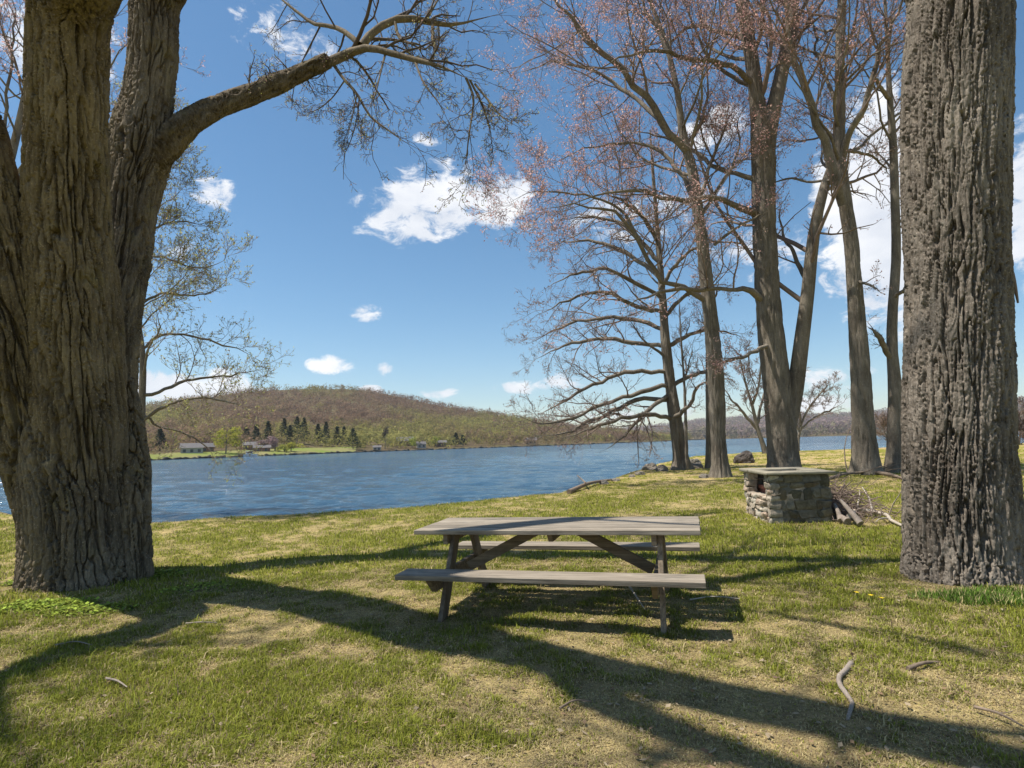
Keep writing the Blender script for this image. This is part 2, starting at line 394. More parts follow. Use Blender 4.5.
# lake
t = NT('lake_water')
w1 = t.noise(t.co((.6, 1.6, 1)), 1.6, 5, .65, .4); w2 = t.noise(t.co((1, 1.7, 1), loc=(3, 7, 0)), 6.5, 4, .6, .3); w3 = t.noise(t.co((.03, .1, 1)), 1.0, 4, .6)
t.bump(t.math('ADD', w1, t.math('MULTIPLY', w2, .45)), 1.0, .36)
col = t.ramp(w3, [(.35, (.03, .085, .145)), (.65, (.05, .115, .185))])
M_water = t.base(col, .10, .5); t.b.inputs['IOR'].default_value = 1.33
aw = np.radians(np.linspace(-60, 60, 900)); rw = np.concatenate([np.geomspace(9, 160, 620), np.geomspace(161, 2780, 50)]); AA, RR = np.meshgrid(aw, rw); XX = RR * np.sin(AA); YY = RR * np.cos(AA)
ZZ = 0 * XX; 
for q in range(26):
    lam = .45 * (4.2 / .45) ** (q / 25); th = 1.15 + rng.normal() * .42; kx, ky = math.cos(th) * 2 * math.pi / lam, math.sin(th) * 2 * math.pi / lam
    cell = RR * .0053; fade = np.clip(1.3 - cell * 3.2 / lam, 0, 1); env = .35 + 1.3 * vn2(XX + q * 31, YY, .35 / lam, q, 2)
    ZZ += .0062 * lam ** .35 * fade * env * np.sin(kx * XX + ky * YY + q * 1.7 + 2.2 * vn2(XX, YY + q * 17, .3 / lam, 50 + q, 2))
ZZ *= 1.25
nx, ny = len(aw), len(rw); i, j = np.meshgrid(np.arange(ny - 1), np.arange(nx - 1), indexing='ij')
qq = np.stack([i * nx + j, i * nx + j + 1, (i + 1) * nx + j + 1, (i + 1) * nx + j], -1).reshape(-1, 4)
o = MB().add(np.stack([XX, YY, ZZ + ZW], -1), qq).build('water', M_water); tag(o, 'wind rippled blue lake', 'lake', kind='structure')

# far hills: two sheets of terrain, real distances in metres
def pxaz(px): d = ray(px, 445); return math.atan2(d[0], d[1])
def ridge(pts, dist):
    a = []; z = []
    for px, py in pts:
        d = ray(px, py); d = d / np.hypot(d[0], d[1]); a.append(math.atan2(d[0], d[1])); z.append(CZ + d[2] * dist)
    return np.array(a), np.array(z)
d0a = np.array([pxaz(x) for x in (-700, -300, 0, 150, 300, 420, 500, 560, 610, 655, 700, 850, 1024, 1500)])
d0L = np.array([150, 170, 200, 235, 285, 340, 380, 420, 520, 640, 900, 1000, 1000, 1000.])
HL = dict(d1=900., r=ridge([(-700, 350), (-300, 400), (0, 420), (140, 409), (170, 402), (200, 399), (230, 394), (260, 391), (300, 389.5), (345, 389), (375, 392), (400, 397), (440, 406), (480, 413), (520, 419), (560, 426), (610, 431), (655, 438), (700, 440), (720, 441), (1500, 440)], 900.))
d0R = np.array([1500, 1500, 1500, 1500, 1500, 1400, 1300, 1200, 1100, 1050, 1000, 900, 700, 500.])
HR = dict(d1=2600., r=ridge([(-700, 440), (400, 440), (560, 434), (600, 432), (640, 429), (680, 424), (715, 420), (760, 418), (800, 416), (830, 416.5), (870, 414), (900, 410), (950, 404), (1024, 400), (1200, 392), (1500, 390)], 2600.))
def hillz(S_, a, d, d0t):
    d0 = np.interp(a, d0a, d0t); zr = np.interp(a, *S_['r']); tt = (d - d0) / (S_['d1'] - d0)
    zr = zr * (1 + .03 * (vn2(a * 40, a * 0, 1, 77, 3) - .5))
    z = np.where(tt < 1, ZW + .9 * sst(0, .02, tt) + (zr - 1) * np.clip(tt, 0, 1) ** 1.35, zr * np.clip(1 - (tt - 1) * .6, .2, 1))
    z = z + (vn2(a * 30, d * .012, 1, 71, 4) - .5) * zr * .12 * sst(.03, .3, tt) * (1 - sst(.7, 1, tt))
    return np.where(tt < 0, ZW - 2, z)
def hill(name, S_, d0t, na_, nd_, amin, amax, label, mat):
    aa = np.linspace(amin, amax, na_); tt = np.concatenate([[-.01], np.linspace(0, 1.0, nd_), [1.15, 1.5] if S_['d1'] < 1000 else [1.03, 1.06]])
    AA, TT = np.meshgrid(aa, tt); D0 = np.interp(AA, d0a, d0t); D = D0 + TT * (S_['d1'] - D0)
    ZZ = hillz(S_, AA, D, d0t); n = len(aa); m = len(tt)
    i, j = np.meshgrid(np.arange(m - 1), np.arange(n - 1), indexing='ij')
    q_ = np.stack([i * n + j, i * n + j + 1, (i + 1) * n + j + 1, (i + 1) * n + j], -1).reshape(-1, 4)
    o = MB().add(np.stack([D * np.sin(AA), D * np.cos(AA), ZZ], -1), q_).build(name, mat); tag(o, label, 'hill', kind='structure'); return o
t = NT('hill_floor'); co = t.co(); c = t.ramp(t.noise(co, .02, 6, .65), [(.3, (.085, .06, .04)), (.5, (.13, .10, .055)), (.7, (.12, .12, .045))]); t.bump(t.noise(co, .2, 5, .7), 1, 3); M_hill = t.base(c, .95, .05)
hill('hills', HL, d0L, 300, 90, pxaz(-700), pxaz(705), 'rounded wooded hill rising across the lake at the left', M_hill)
hill('hills', HR, d0R, 240, 60, pxaz(400), pxaz(1500), 'low purple brown ridge far beyond the lake at the right', M_hill)

def blobs(mb, P, rad, hgt, ncard, csz, col, flat=.7):
    """loose leaf-and-twig clumps spread through each crown's volume"""
    n = len(P); d = rng.normal(size=(n, ncard, 3)); d /= np.linalg.norm(d, axis=2, keepdims=True); r = rng.uniform(.45, 1.05, (n, ncard, 1)) * (1 + .3 * (rng.random((n, 1, 1)) - .5))
    c = P[:, None] + d * r * np.stack([rad, rad, hgt], -1)[:, None]
    a = rng.normal(size=(n, ncard, 3, 3)) * (csz[:, None, None, None] if np.ndim(csz) else csz)
    a = a - .75 * (a * d[:, :, None]).sum(-1, keepdims=True) * d[:, :, None]
    nn = np.cross(a[:, :, 1] - a[:, :, 0], a[:, :, 2] - a[:, :, 0]); fl = (nn * d).sum(-1) < 0; a[fl] = a[fl][:, ::-1]
    V = (c[:, :, None] + a).reshape(-1, 3); k = n * ncard
    cc = (col[:, None, None] * rng.uniform(.85, 1.15, (n, ncard, 1, 1))) * np.ones((1, 1, 3, 1))
    mb.add(V, None, np.arange(k * 3).reshape(-1, 3), cc.reshape(-1, 3))
def forest(name, S_, d0t, n, amin, amax, rad, ncard, csz, label, pal, tmax=1.02, tmin=.012, bias=1.0):
    aa = rng.uniform(amin, amax, n); tt = tmin + (tmax - tmin) * rng.random(n) ** bias
    D0 = np.interp(aa, d0a, d0t); D = D0 + tt * (S_['d1'] - D0); zz = hillz(S_, aa, D, d0t)
    X = D * np.sin(aa); Y = D * np.cos(aa)
    k = vn2(X, Y, .012, 61, 4); k2 = vn2(X, Y, .004, 66, 2)
    r = rad * rng.uniform(.6, 1.25, n); 
    mixv = np.clip((k - .5) * 4.2 + .5 - .75 * (tt - .4) + rng.normal(size=n) * .14, 0, 1)
    idx = np.clip((mixv * (len(pal) - 1)), 0, len(pal) - 1.001); i0 = idx.astype(int); f = (idx - i0)[:, None]
    pal = np.array(pal); col = pal[i0] * (1 - f) + pal[i0 + 1] * f; col *= rng.uniform(.88, 1.12, (n, 1))
    # open lawns along the far shore
    opn = (aa > pxaz(120)) & (aa < pxaz(352)) & (D < D0 + 30)
    if S_ is HL: keep = ~opn; aa, D, zz, X, Y, r, col = aa[keep], D[keep], zz[keep], X[keep], Y[keep], r[keep], col[keep]
    P = np.stack([X, Y, zz + r * .9], -1); mb = MB(); blobs(mb, P, r, r * 1.05, ncard, csz, col)
    o = mb.build(name, M_crown); tag(o, label, 'forest', kind='stuff')
PAL = [(.23, .15, .10), (.25, .17, .11), (.24, .175, .095), (.24, .19, .085), (.26, .225, .08), (.30, .275, .09)]
forest('forest', HL, d0L, 9500, pxaz(-400), pxaz(690), 4.6, 44, .7, 'budding spring woodland covering the rounded hill', PAL, bias=.8)
PAL2 = [(.27, .20, .19), (.28, .21, .195), (.26, .205, .17), (.24, .21, .14)]
forest('forest', HR, d0R, 6500, pxaz(560), pxaz(1350), 9.5, 26, 2.4, 'distant leafless woodland on the low far ridge', PAL2, tmin=.0)

# ------------------------------------------------------------------ trees
def cr(P, K):
    """Catmull-Rom through rows of P, K samples"""
    P = np.asarray(P, float); n = len(P)
    if n < 3: t = np.linspace(0, 1, K)[:, None]; return P[0] * (1 - t) + P[-1] * t
    t = np.concatenate([[0], np.cumsum(np.linalg.norm(np.diff(P[:, :3], axis=0), axis=1) + 1e-6)]); m = np.gradient(P, t, axis=0)
    s = np.linspace(0, t[-1] - 1e-9, K); i = np.clip(np.searchsorted(t, s, side='right') - 1, 0, n - 2); h = (t[i + 1] - t[i])[:, None]; f = (s - t[i])[:, None] / h
    return (2 * f ** 3 - 3 * f ** 2 + 1) * P[i] + (f ** 3 - 2 * f ** 2 + f) * h * m[i] + (-2 * f ** 3 + 3 * f ** 2) * P[i + 1] + (f ** 3 - f ** 2) * h * m[i + 1]
def pl(pts, K=16, up=None, tip=False):
    """polyline given as (px, py, depth, width in px) -> K points and radii; up: extra world points (x,y,z,r)"""
    rows = []
    for px, py, Y, w in pts: p = at(px, py, Y); rows.append([*p, w / 2 * Y / F * Y / math.hypot(Y, p[0])])
    for e in (up or []): rows.append(list(e))
    r = cr(rows, K); tp = np.clip((1 - np.linspace(0, 1, K)) / .35, .1, 1) if tip else 1; return r[:, :3], np.maximum(r[:, 3] * tp, .004)
def spawn(P, Rd, n, ang=(35, 60), lr=.5, K=5, up=.1, jit=.18, rm=.55, t0=.2, t1=1., rmin=.006, lmin=.0, taper=.35, lref=None):
    M, Kp, _ = P.shape; L = np.linalg.norm(np.diff(P, axis=1), axis=2).sum(1)
    tt = t0 + (t1 - t0) * (np.arange(n)[None] + rng.random((M, n))) / n; ix = tt * (Kp - 1); i0 = np.minimum(ix.astype(int), Kp - 2); f = (ix - i0)[..., None]
    m = np.arange(M)[:, None]; pos = P[m, i0] * (1 - f) + P[m, i0 + 1] * f; d = P[m, i0 + 1] - P[m, i0]; d /= np.linalg.norm(d, axis=2, keepdims=True) + 1e-9
    rad = Rd[m, i0] * (1 - f[..., 0]) + Rd[m, i0 + 1] * f[..., 0]
    q = rng.normal(size=(M, n, 3)); q -= d * (q * d).sum(2, keepdims=True); q /= np.linalg.norm(q, axis=2, keepdims=True) + 1e-9
    a = np.radians(rng.uniform(*ang, (M, n, 1))); d = np.cos(a) * d + np.sin(a) * q
    LL = np.maximum(L[:, None] * lr * (1.12 - .62 * tt) * rng.uniform(.55, 1.25, (M, n)), lmin)
    pts = [pos]; 
    for k in range(K - 1):
        d = d + jit * rng.normal(size=d.shape) + np.array([0, 0, up]); d /= np.linalg.norm(d, axis=2, keepdims=True); pts.append(pts[-1] + d * (LL / (K - 1))[..., None])
    NP = np.stack(pts, 2).reshape(M * n, K, 3); r0 = np.maximum(np.minimum(rad * rm, .05 + rad * .3), rmin).reshape(-1, 1)
    if lref: kp = (rng.random((M, n)) < (L / lref)[:, None]).ravel(); kp[0] = True; NP = NP[kp]; r0 = r0[kp]
    return NP, np.maximum(r0 * np.linspace(1, taper, K), rmin)
def buds(mb, P, n, size, cols, mi, spread=.05):
    M, K, _ = P.shape; t_ = rng.uniform(.5, 1, (M, n)) * (K - 1); i0 = np.minimum(t_.astype(int), K - 2); f = (t_ - i0)[..., None]; m = np.arange(M)[:, None]
    c = (P[m, i0] * (1 - f) + P[m, i0 + 1] * f).reshape(-1, 3); c = c + rng.normal(size=c.shape) * spread
    k = len(c); a = rng.normal(size=(k, 3)); a /= np.linalg.norm(a, axis=1, keepdims=True); b = np.cross(a, rng.normal(size=(k, 3))); b /= np.linalg.norm(b, axis=1, keepdims=True)
    sz = size * rng.uniform(.5, 1.4, (k, 1)); e = np.cross(a, b) * .35
    V = np.stack([c - a * sz, c + b * sz * .55 + e * sz, c + a * sz, c - b * sz * .55 + e * sz], 1).reshape(-1, 3)
    cl = np.array(cols)[rng.integers(0, len(cols), k)] * rng.uniform(.75, 1.25, (k, 1))
    mb.add(V, np.arange(k * 4).reshape(-1, 4), None, np.repeat(cl, 4, 0), mi)
RED = [(.66, .37, .34), (.72, .45, .40), (.58, .33, .31), (.70, .50, .42)]
PALE = [(.45, .45, .14), (.55, .52, .24), (.38, .38, .11), (.38, .28, .14)]
BROWN = [(.32, .21, .16), (.42, .30, .22), (.36, .22, .18)]
def flutes(P, Rd, sides, amp, lob, seed, flare=1.0, twist=.3):
    """trunk surface: ring radii modulated by lobes and noise, flaring into root buttresses at the base"""
    K = len(P); T = np.gradient(P, axis=0); T /= np.linalg.norm(T, axis=1, keepdims=True)
    A = np.array([1., 0, 0]) - T * T[:, :1]; A /= np.linalg.norm(A, axis=1, keepdims=True); B = np.cross(T, A)
    th = np.arange(sides) * 2 * math.pi / sides; TH, KK = np.meshgrid(th, np.arange(K)); zz = P[:, 2][:, None] * np.ones(sides)
    n = fbm(np.stack([np.cos(TH) * 1.3 + seed, np.sin(TH) * 1.3, zz * .5 + seed], -1), seed, 3) - .5
    lobes = np.cos(lob * TH + seed + twist * zz) * amp; b = np.exp(-np.clip(zz - P[0, 2], 0, 9) / .55)
    rr = Rd[:, None] * (1 + n * .2 + lobes * (.35 + b * 1.6) + b * .09 * flare + .16 * flare * np.exp(-np.clip(zz - P[0, 2] - .25, 0, 9) / .22) * (.55 + .45 * np.cos((lob + 2) * TH + seed)))
    return P[:, None] + rr[..., None] * (A[:, None] * np.cos(TH)[..., None] + B[:, None] * np.sin(TH)[..., None]), rr
def ring_quads(K, s):
    i = np.arange(K - 1)[:, None] * s + np.arange(s); j = np.arange(K - 1)[:, None] * s + (np.arange(s) + 1) % s
    return np.stack([i, j, j + s, i + s], -1).reshape(-1, 4)
def barkdisp(V, N, sc, depth, zs=.14, seed=1, lean=None):
    """long wandering fissures with raised, broken, slightly shaggy plates between them"""
    V0 = V
    if lean:
        best = np.full(len(V), 1e9); VV = V.copy()
        for k_, (P_, R__) in enumerate(lean):
            o_ = np.argsort(P_[:, 2]); zz_ = P_[o_, 2]; cx_ = np.interp(V[:, 2], zz_, P_[o_, 0]); cy_ = np.interp(V[:, 2], zz_, P_[o_, 1]); rr_ = np.interp(V[:, 2], zz_, R__[o_])
            dd_ = np.hypot(V[:, 0] - cx_, V[:, 1] - cy_) / rr_ + 9 * (V[:, 2] > zz_[-1] + .1) + (.0 if k_ else .12); n_ = dd_ < best; best = np.where(n_, dd_, best)
            tw = .25 * V[:, 2]; VV[n_] = np.stack([V[:, 0] - cx_ + 30 * k_, V[:, 1] - cy_, V[:, 2]], -1)[n_]
        V = VV
    w = np.stack([fbm(V * np.array([1.6, 1.6, 1.2]), seed + k, 3) - .5 for k in range(3)], -1)
    p = V + w * np.array([.10, .10, .3]); st = np.array([sc, sc, sc * zs])
    a = fbm(p * st, seed, 3); b = fbm(p * st * np.array([1, 1, 1.6]) + 40, seed + 20, 2); c = fbm(p * st * 2.1 + 9, seed + 5, 2)
    k1 = sst(.0, .048, np.abs(a - .5)); k2 = sst(.0, .042, np.abs(b - .5)); k3 = sst(0, .07, np.abs(c - .5))
    hz = fbm(p * np.array([9, 9, 6]), seed + 7, 3); kh = sst(0, .03, np.abs(hz - .5))
    lvl = fbm(p * st * .8 + 70, seed + 30, 2); saw = (V[:, 2] * 2.3 + 9 * vn(p * st * .9, seed + 11)) % 1.0
    br = fbm(V * np.array([34, 34, 14]), seed + 9, 3) - .5; big = fbm(V * np.array([1.5, 1.5, .7]), seed + 3, 2)
    d = (.6 + .8 * big) * (k1 * .85 + k1 * k2 * .40 + k1 * k2 * k3 * .22 + k1 * .2 * kh + (lvl - .5) * 1.1 - 1.2) + .22 * (.5 - saw) * k1 + .26 * br
    return V0 + N * (d * depth)[:, None]
def fix_base(pts):
    """drop a traced trunk's first point onto the lawn and a little below"""
    px, py, Y, w = pts[0]; p = at(px, py, Y); return p
def depth_at(px, py):
    return gp(px, py)[1]

def kink(P, Rd):
    L = np.linalg.norm(P[-1] - P[0]); n = np.cumsum(rng.normal(size=P.shape) * .5, 0) + rng.normal(size=P.shape) * .5; n -= n[0]; n -= np.linspace(0, 1, len(P))[:, None] * n[-1]
    if Rd[0] > .2: return P, Rd
    return P + n * L * .009, Rd * (1 + .18 * (rng.random(len(Rd)) - .5))
def far_tree(name, label, trunk, limbs, group=None, lv=((9, .42), (6, .45), (5, .45)), up=(.05, .08, .1), bud=RED, bsz=.036, nb=3, rmin=.0055, lref=None, twigmat=None, sides=10, auto=None, cat='tree', jit=.16, bspread=.06):
    """trunk: traced stem; limbs: traced limbs; lv: children per level; auto: (n, length ratio, t0) extra limbs around the stem"""
    big_ = group == 'shore trees' and len(limbs) > 4 or 'drooping' in label; T = [pl(trunk[0], 150 if big_ else 26, trunk[1] if len(trunk) > 1 else None)]
    P0, R0 = T[0]; R0 = R0 * .88; z0 = h1(P0[0, 0], P0[0, 1]); base = np.array([P0[0, 0], P0[0, 1], z0]); P0[0, 2] = min(P0[0, 2], z0 - .25); R0[0] *= 1.15
    e = empty(name, base); tag(e, label, cat, group)
    sd_ = 72 if big_ else 22; V, rr = flutes(P0, R0, sd_, .05, 3, int(abs(P0[0, 0] * 7)) % 50, .9)
    if big_:
        N = V - P0[:, None]; N /= np.linalg.norm(N, axis=2, keepdims=True) + 1e-9; a_ = fbm(V * [7, 7, .9], 31, 3); b_ = fbm(V * [14, 14, 2.2], 37, 3)
        dsp = (.05 * (sst(0, .09, np.abs(a_ - .5)) - .8) + .03 * (sst(0, .09, np.abs(b_ - .5)) - .7)) * np.minimum(1, R0 / .3)[:, None]; V = V + N * dsp[..., None]
        P0, R0 = P0[np.linspace(0, 149, 26).astype(int)], R0[np.linspace(0, 149, 26).astype(int)]; nk = 150
    else: nk = 26
    mb = MB(); mb.add(V.reshape(-1, 3), ring_quads(nk, sd_)); mb.build('trunk', M_barkF, e, base)
    LB = [kink(*pl(l, 18, tip=True)) for l in limbs]
    AP, AR = [], []
    if LB: AP.append(np.stack([x[0] for x in LB])); AR.append(np.stack([x[1] for x in LB]))
    if auto:
        n, lr, t0 = auto; a, b = spawn(P0[None], R0[None], n, (35, 75), lr, 18, .03, .12, .36, t0, .98, taper=.10); AP.append(a); AR.append(b)
    AP = np.concatenate(AP); AR = np.concatenate(AR)
    cm_ = MB(); black = (0, 0, 0)
    if group == 'shore trees' and len(LB) > 4:
        for a_, b_ in LB: MB().tubes(a_, b_, 8).build('limb', M_barkF, e, base)
        cm_.tubes(AP[len(LB):], AR[len(LB):], 7, black, 2)
    else: cm_.tubes(AP, AR, 7, black, 2)
    # stem tip gets fine growth too
    P1, R1 = spawn(AP, AR, lv[0][0], (30, 65), lv[0][1], 8, up[0], jit, .42, .25, 1, rmin, lref=lref); cm_.tubes(P1, R1, 4, black, 0)
    s1, q1 = spawn(P0[None, -12:], R0[None, -12:], 9, (30, 60), .35, 8, .1, jit, .4, 0, 1, rmin); cm_.tubes(s1, q1, 4, black, 0)
    P1 = np.concatenate([P1, s1]); R1 = np.concatenate([R1, q1])
    P2, R2 = spawn(P1, R1, lv[1][0], (28, 60), lv[1][1], 5, up[1], jit, .6, .15, 1, rmin, .35, lref=lref and .3 * lref); cm_.tubes(P2, R2, 3, black, 0)
    P3, R3 = spawn(P2, R2, lv[2][0], (25, 60), lv[2][1], 4, up[2], jit, .8, .2, 1, rmin, .22); cm_.tubes(P3, R3, 3, black, 0)
    if nb: buds(cm_, P3, nb, bsz, bud, 1, bspread)
    cm_.build('crown', [twigmat or M_barkT, M_budR, M_barkF], e, base); return e

def D_(px, py): return depth_at(px, py)
d1 = D_(721, 477); d2 = D_(783, 474); d3 = D_(866, 474); d4 = D_(896, 472); d5 = D_(681, 469.5)
# T2 the forked tree behind the grill
Y = d2
far_tree('maple_tree', 'tall twin stemmed maple rising right behind the stone barbecue', [[(784, 474, Y, 38), (783, 455, Y, 35), (779, 400, Y, 33), (771, 330, Y, 31), (766, 260, Y, 28), (764, 200, Y, 27), (763, 150, Y, 28), (757, 100, Y, 19), (750, 50, Y, 17), (741, 0, Y, 15), (730, -60, Y, 11), (715, -140, Y, 5)]],
  [[(786, 440, Y, 16), (794, 398, Y, 18), (801, 345, Y - .3, 17), (808, 290, Y - .5, 15), (813, 240, Y - .7, 14), (822, 195, Y - .8, 12), (832, 165, Y - .8, 10), (842, 110, Y - 1, 7), (850, 20, Y - 1, 4)],
   [(764, 165, Y, 24), (770, 125, Y, 19), (778, 90, Y, 17), (788, 40, Y, 15), (797, -20, Y, 12), (810, -110, Y, 6)],
   [(763, 216, Y, 10), (748, 213, Y - .2, 8), (722, 201, Y - .8, 6), (700, 200, Y - 1.4, 5.5), (665, 200, Y - 2, 5), (630, 190, Y - 2.4, 4), (590, 196, Y - 2.8, 3), (545, 216, Y - 3, 2)],
   [(763, 186, Y, 8), (745, 178, Y + .2, 6), (715, 166, Y + .8, 5), (695, 150, Y + 1.4, 4), (660, 135, Y + 2, 3), (620, 130, Y + 2.5, 2)],
   [(757, 85, Y, 8), (735, 66, Y - .6, 6), (718, 62, Y - 1, 5.5), (690, 57, Y - 1.5, 5), (660, 52, Y - 2, 4), (620, 60, Y - 2.3, 3), (575, 85, Y - 2.6, 2)],
   [(748, 40, Y, 6), (715, 30, Y + .6, 5), (690, 28, Y + 1, 4), (665, 45, Y + 1.5, 3), (640, 55, Y + 2, 2)],
   [(768, 302, Y, 10), (757, 295, Y - .2, 8), (745, 289, Y - .5, 6), (724, 288, Y - 1.2, 5), (670, 290, Y - 2.4, 4), (640, 297, Y - 3, 3), (600, 312, Y - 3.4, 2)],
   [(775, 345, Y, 5), (750, 355, Y - .8, 4), (720, 362, Y - 1.4, 3), (700, 360, Y - 1.8, 2)],
   [(809, 290, Y - .4, 6), (798, 262, Y + .2, 5), (786, 240, Y + .8, 3.5), (780, 200, Y + 1.4, 2)]], auto=(7, .3, .55), lv=((9, .42), (7, .45), (5, .46)), bsz=.032, rmin=.0045, group='shore trees', lref=5.5)
# T1 leaning tree
Y = d1
far_tree('maple_tree', 'slender trunk leaning left with upswept branches between the lakeside oak and the barbecue', [[(721, 477, Y, 24), (720, 465, Y, 20), (717, 400, Y, 18.5), (712, 330, Y, 17), (705, 270, Y, 15), (699, 215, Y, 13), (692, 170, Y, 12), (684, 140, Y, 10), (677, 90, Y, 7), (665, 40, Y, 6), (650, 0, Y, 5), (630, -80, Y, 3)]],
  [[(688, 152, Y, 9), (665, 125, Y - .4, 8), (640, 92, Y - .8, 7), (612, 62, Y - 1.2, 6), (588, 38, Y - 1.5, 5), (560, 5, Y - 1.8, 4), (530, -50, Y - 2, 2)],
   [(664, 124, Y - .4, 5), (640, 100, Y + .4, 4.5), (610, 78, Y + 1, 4), (580, 62, Y + 1.4, 3), (545, 62, Y + 1.8, 2.5), (505, 78, Y + 2.2, 1.5)],
   [(675, 80, Y, 5), (660, 40, Y + .5, 4), (640, 5, Y + 1, 3), (618, -60, Y + 1.2, 2)],
   [(700, 225, Y, 6), (680, 170, Y + .6, 5), (660, 150, Y + 1, 4), (625, 140, Y + 1.6, 3), (580, 150, Y + 2, 2), (540, 175, Y + 2.3, 1.5)],
   [(705, 300, Y, 7), (690, 288, Y - .3, 6), (668, 280, Y - .8, 5), (645, 245, Y - 1.3, 4.5), (630, 220, Y - 1.6, 4), (600, 205, Y - 2, 3), (560, 205, Y - 2.4, 2), (520, 215, Y - 2.7, 1.3)],
   [(640, 240, Y - 1.3, 4), (615, 205, Y - 1.4, 3), (590, 195, Y - 1.6, 2.5), (545, 190, Y - 1.8, 1.6), (500, 205, Y - 2, 1)],
   [(698, 210, Y, 5), (708, 170, Y + .6, 4), (718, 140, Y + 1, 3), (735, 100, Y + 1.4, 2)],
   [(714, 245, Y, 4), (740, 225, Y - .6, 3), (770, 210, Y - 1, 2)]], auto=(10, .34, .42), lv=((15, .46), (9, .46), (6, .46)), nb=4, bsz=.032, rmin=.0045, group='shore trees', lref=5.5)
# T5 oak with long drooping limbs
Y = d5
L5 = []
for (y0, pts) in ((419, [(650, 414), (620, 420), (585, 432), (552, 440)]), (400, [(640, 398), (600, 415), (565, 432), (530, 436)]), (386, [(640, 393), (605, 405), (570, 420), (535, 423), (505, 410)]), (372, [(640, 372), (600, 385), (560, 405), (530, 418)]),
                  (347, [(640, 344), (600, 341), (565, 347), (530, 365)]), (330, [(645, 322), (610, 318), (570, 325), (525, 345)]), (312, [(640, 308), (610, 295), (570, 300), (530, 322)]), (298, [(640, 285), (610, 272), (575, 275), (540, 292)]),
                  (280, [(640, 262), (610, 245), (575, 240), (540, 250)]), (262, [(640, 240), (615, 222), (585, 215), (555, 220)]), (240, [(640, 215), (620, 200), (600, 190)]), (395, [(655, 405), (640, 420), (620, 440), (600, 452)])):
    k = rng.uniform(-3.5, 3.5); x0 = 670 - (430 - y0) * .075
    L5.append([(x0 + 2, y0, Y, 4.6)] + [(x, y, Y + k * (q + 1) / len(pts), 4.6 - q * .9) for q, (x, y) in enumerate(pts)])
for (y0, pts) in ((420, [(690, 405), (700, 385), (715, 380)]), (390, [(695, 375), (712, 372), (735, 378)]), (350, [(690, 335), (715, 330), (745, 338)]), (320, [(680, 300), (705, 285), (735, 285)]), (290, [(675, 265), (700, 245), (725, 240)])):
    k = rng.uniform(-3, 3); x0 = 672 - (430 - y0) * .075
    L5.append([(x0 - 2, y0, Y, 5)] + [(x, y, Y + k * (q + 1) / len(pts), 4 - q) for q, (x, y) in enumerate(pts)])
far_tree('oak_tree', 'bare oak at the water edge with many long drooping branches reaching over the lake', [[(682, 470, Y, 24), (681, 460, Y, 18), (677, 430, Y, 15), (671, 390, Y, 12.5), (666, 345, Y, 11), (662, 290, Y, 8), (658, 240, Y, 6), (655, 200, Y, 4.5), (652, 160, Y, 3), (650, 130, Y, 1.5)]], L5,
  auto=(8, .22, .3), lv=((13, .34), (7, .42), (5, .5)), up=(.03, .04, .05), nb=1, bsz=.036, rmin=.005, bud=BROWN, group='shore trees', lref=5.5)
# T3
Y = d3
far_tree('maple_tree', 'tall maple with crossing limbs between the barbecue and the large right trunk', [[(866, 476, Y, 35), (865, 455, Y, 31), (863, 420, Y, 27), (859, 350, Y, 22), (855, 290, Y, 18), (851, 240, Y, 17), (845, 200, Y, 16), (840, 160, Y, 14), (840, 100, Y, 13), (840, 50, Y, 12), (842, 0, Y, 11), (845, -60, Y, 9), (850, -140, Y, 4)]],
  [[(843, 205, Y - .3, 12), (832, 175, Y - .6, 11), (822, 140, Y - .8, 10), (810, 110, Y - 1, 9), (798, 80, Y - 1.2, 8), (791, 55, Y - 1.3, 7), (782, 0, Y - 1.5, 5), (770, -70, Y - 1.7, 3)],
   [(842, 160, Y, 9), (848, 135, Y - .4, 8.5), (863, 108, Y - .8, 8), (873, 75, Y - 1, 7), (882, 45, Y - 1.3, 6), (898, 15, Y - 1.6, 5), (915, -40, Y - 2, 3)],
   [(844, 155, Y, 5), (865, 145, Y + .5, 4), (885, 128, Y + 1, 3.5), (905, 112, Y + 1.5, 3), (930, 95, Y + 2, 2)],
   [(838, 180, Y, 4), (815, 182, Y + .8, 3), (785, 180, Y + 1.4, 2.5), (755, 188, Y + 2, 1.5)],
   [(836, 110, Y, 5), (828, 90, Y + .5, 4), (820, 70, Y + 1, 3.5), (815, 40, Y + 1.5, 3), (808, 0, Y + 2, 2)],
   [(855, 280, Y, 4), (868, 285, Y - .6, 3), (885, 295, Y - 1, 2)],
   [(850, 150, Y, 4), (870, 155, Y + .6, 3), (882, 165, Y + 1, 2.5), (893, 180, Y + 1.4, 2)]], auto=(12, .26, .42), bud=BROWN + RED[:2], lv=((9, .42), (7, .45), (5, .45)), nb=3, rmin=.0045, group='shore trees', lref=5.5)
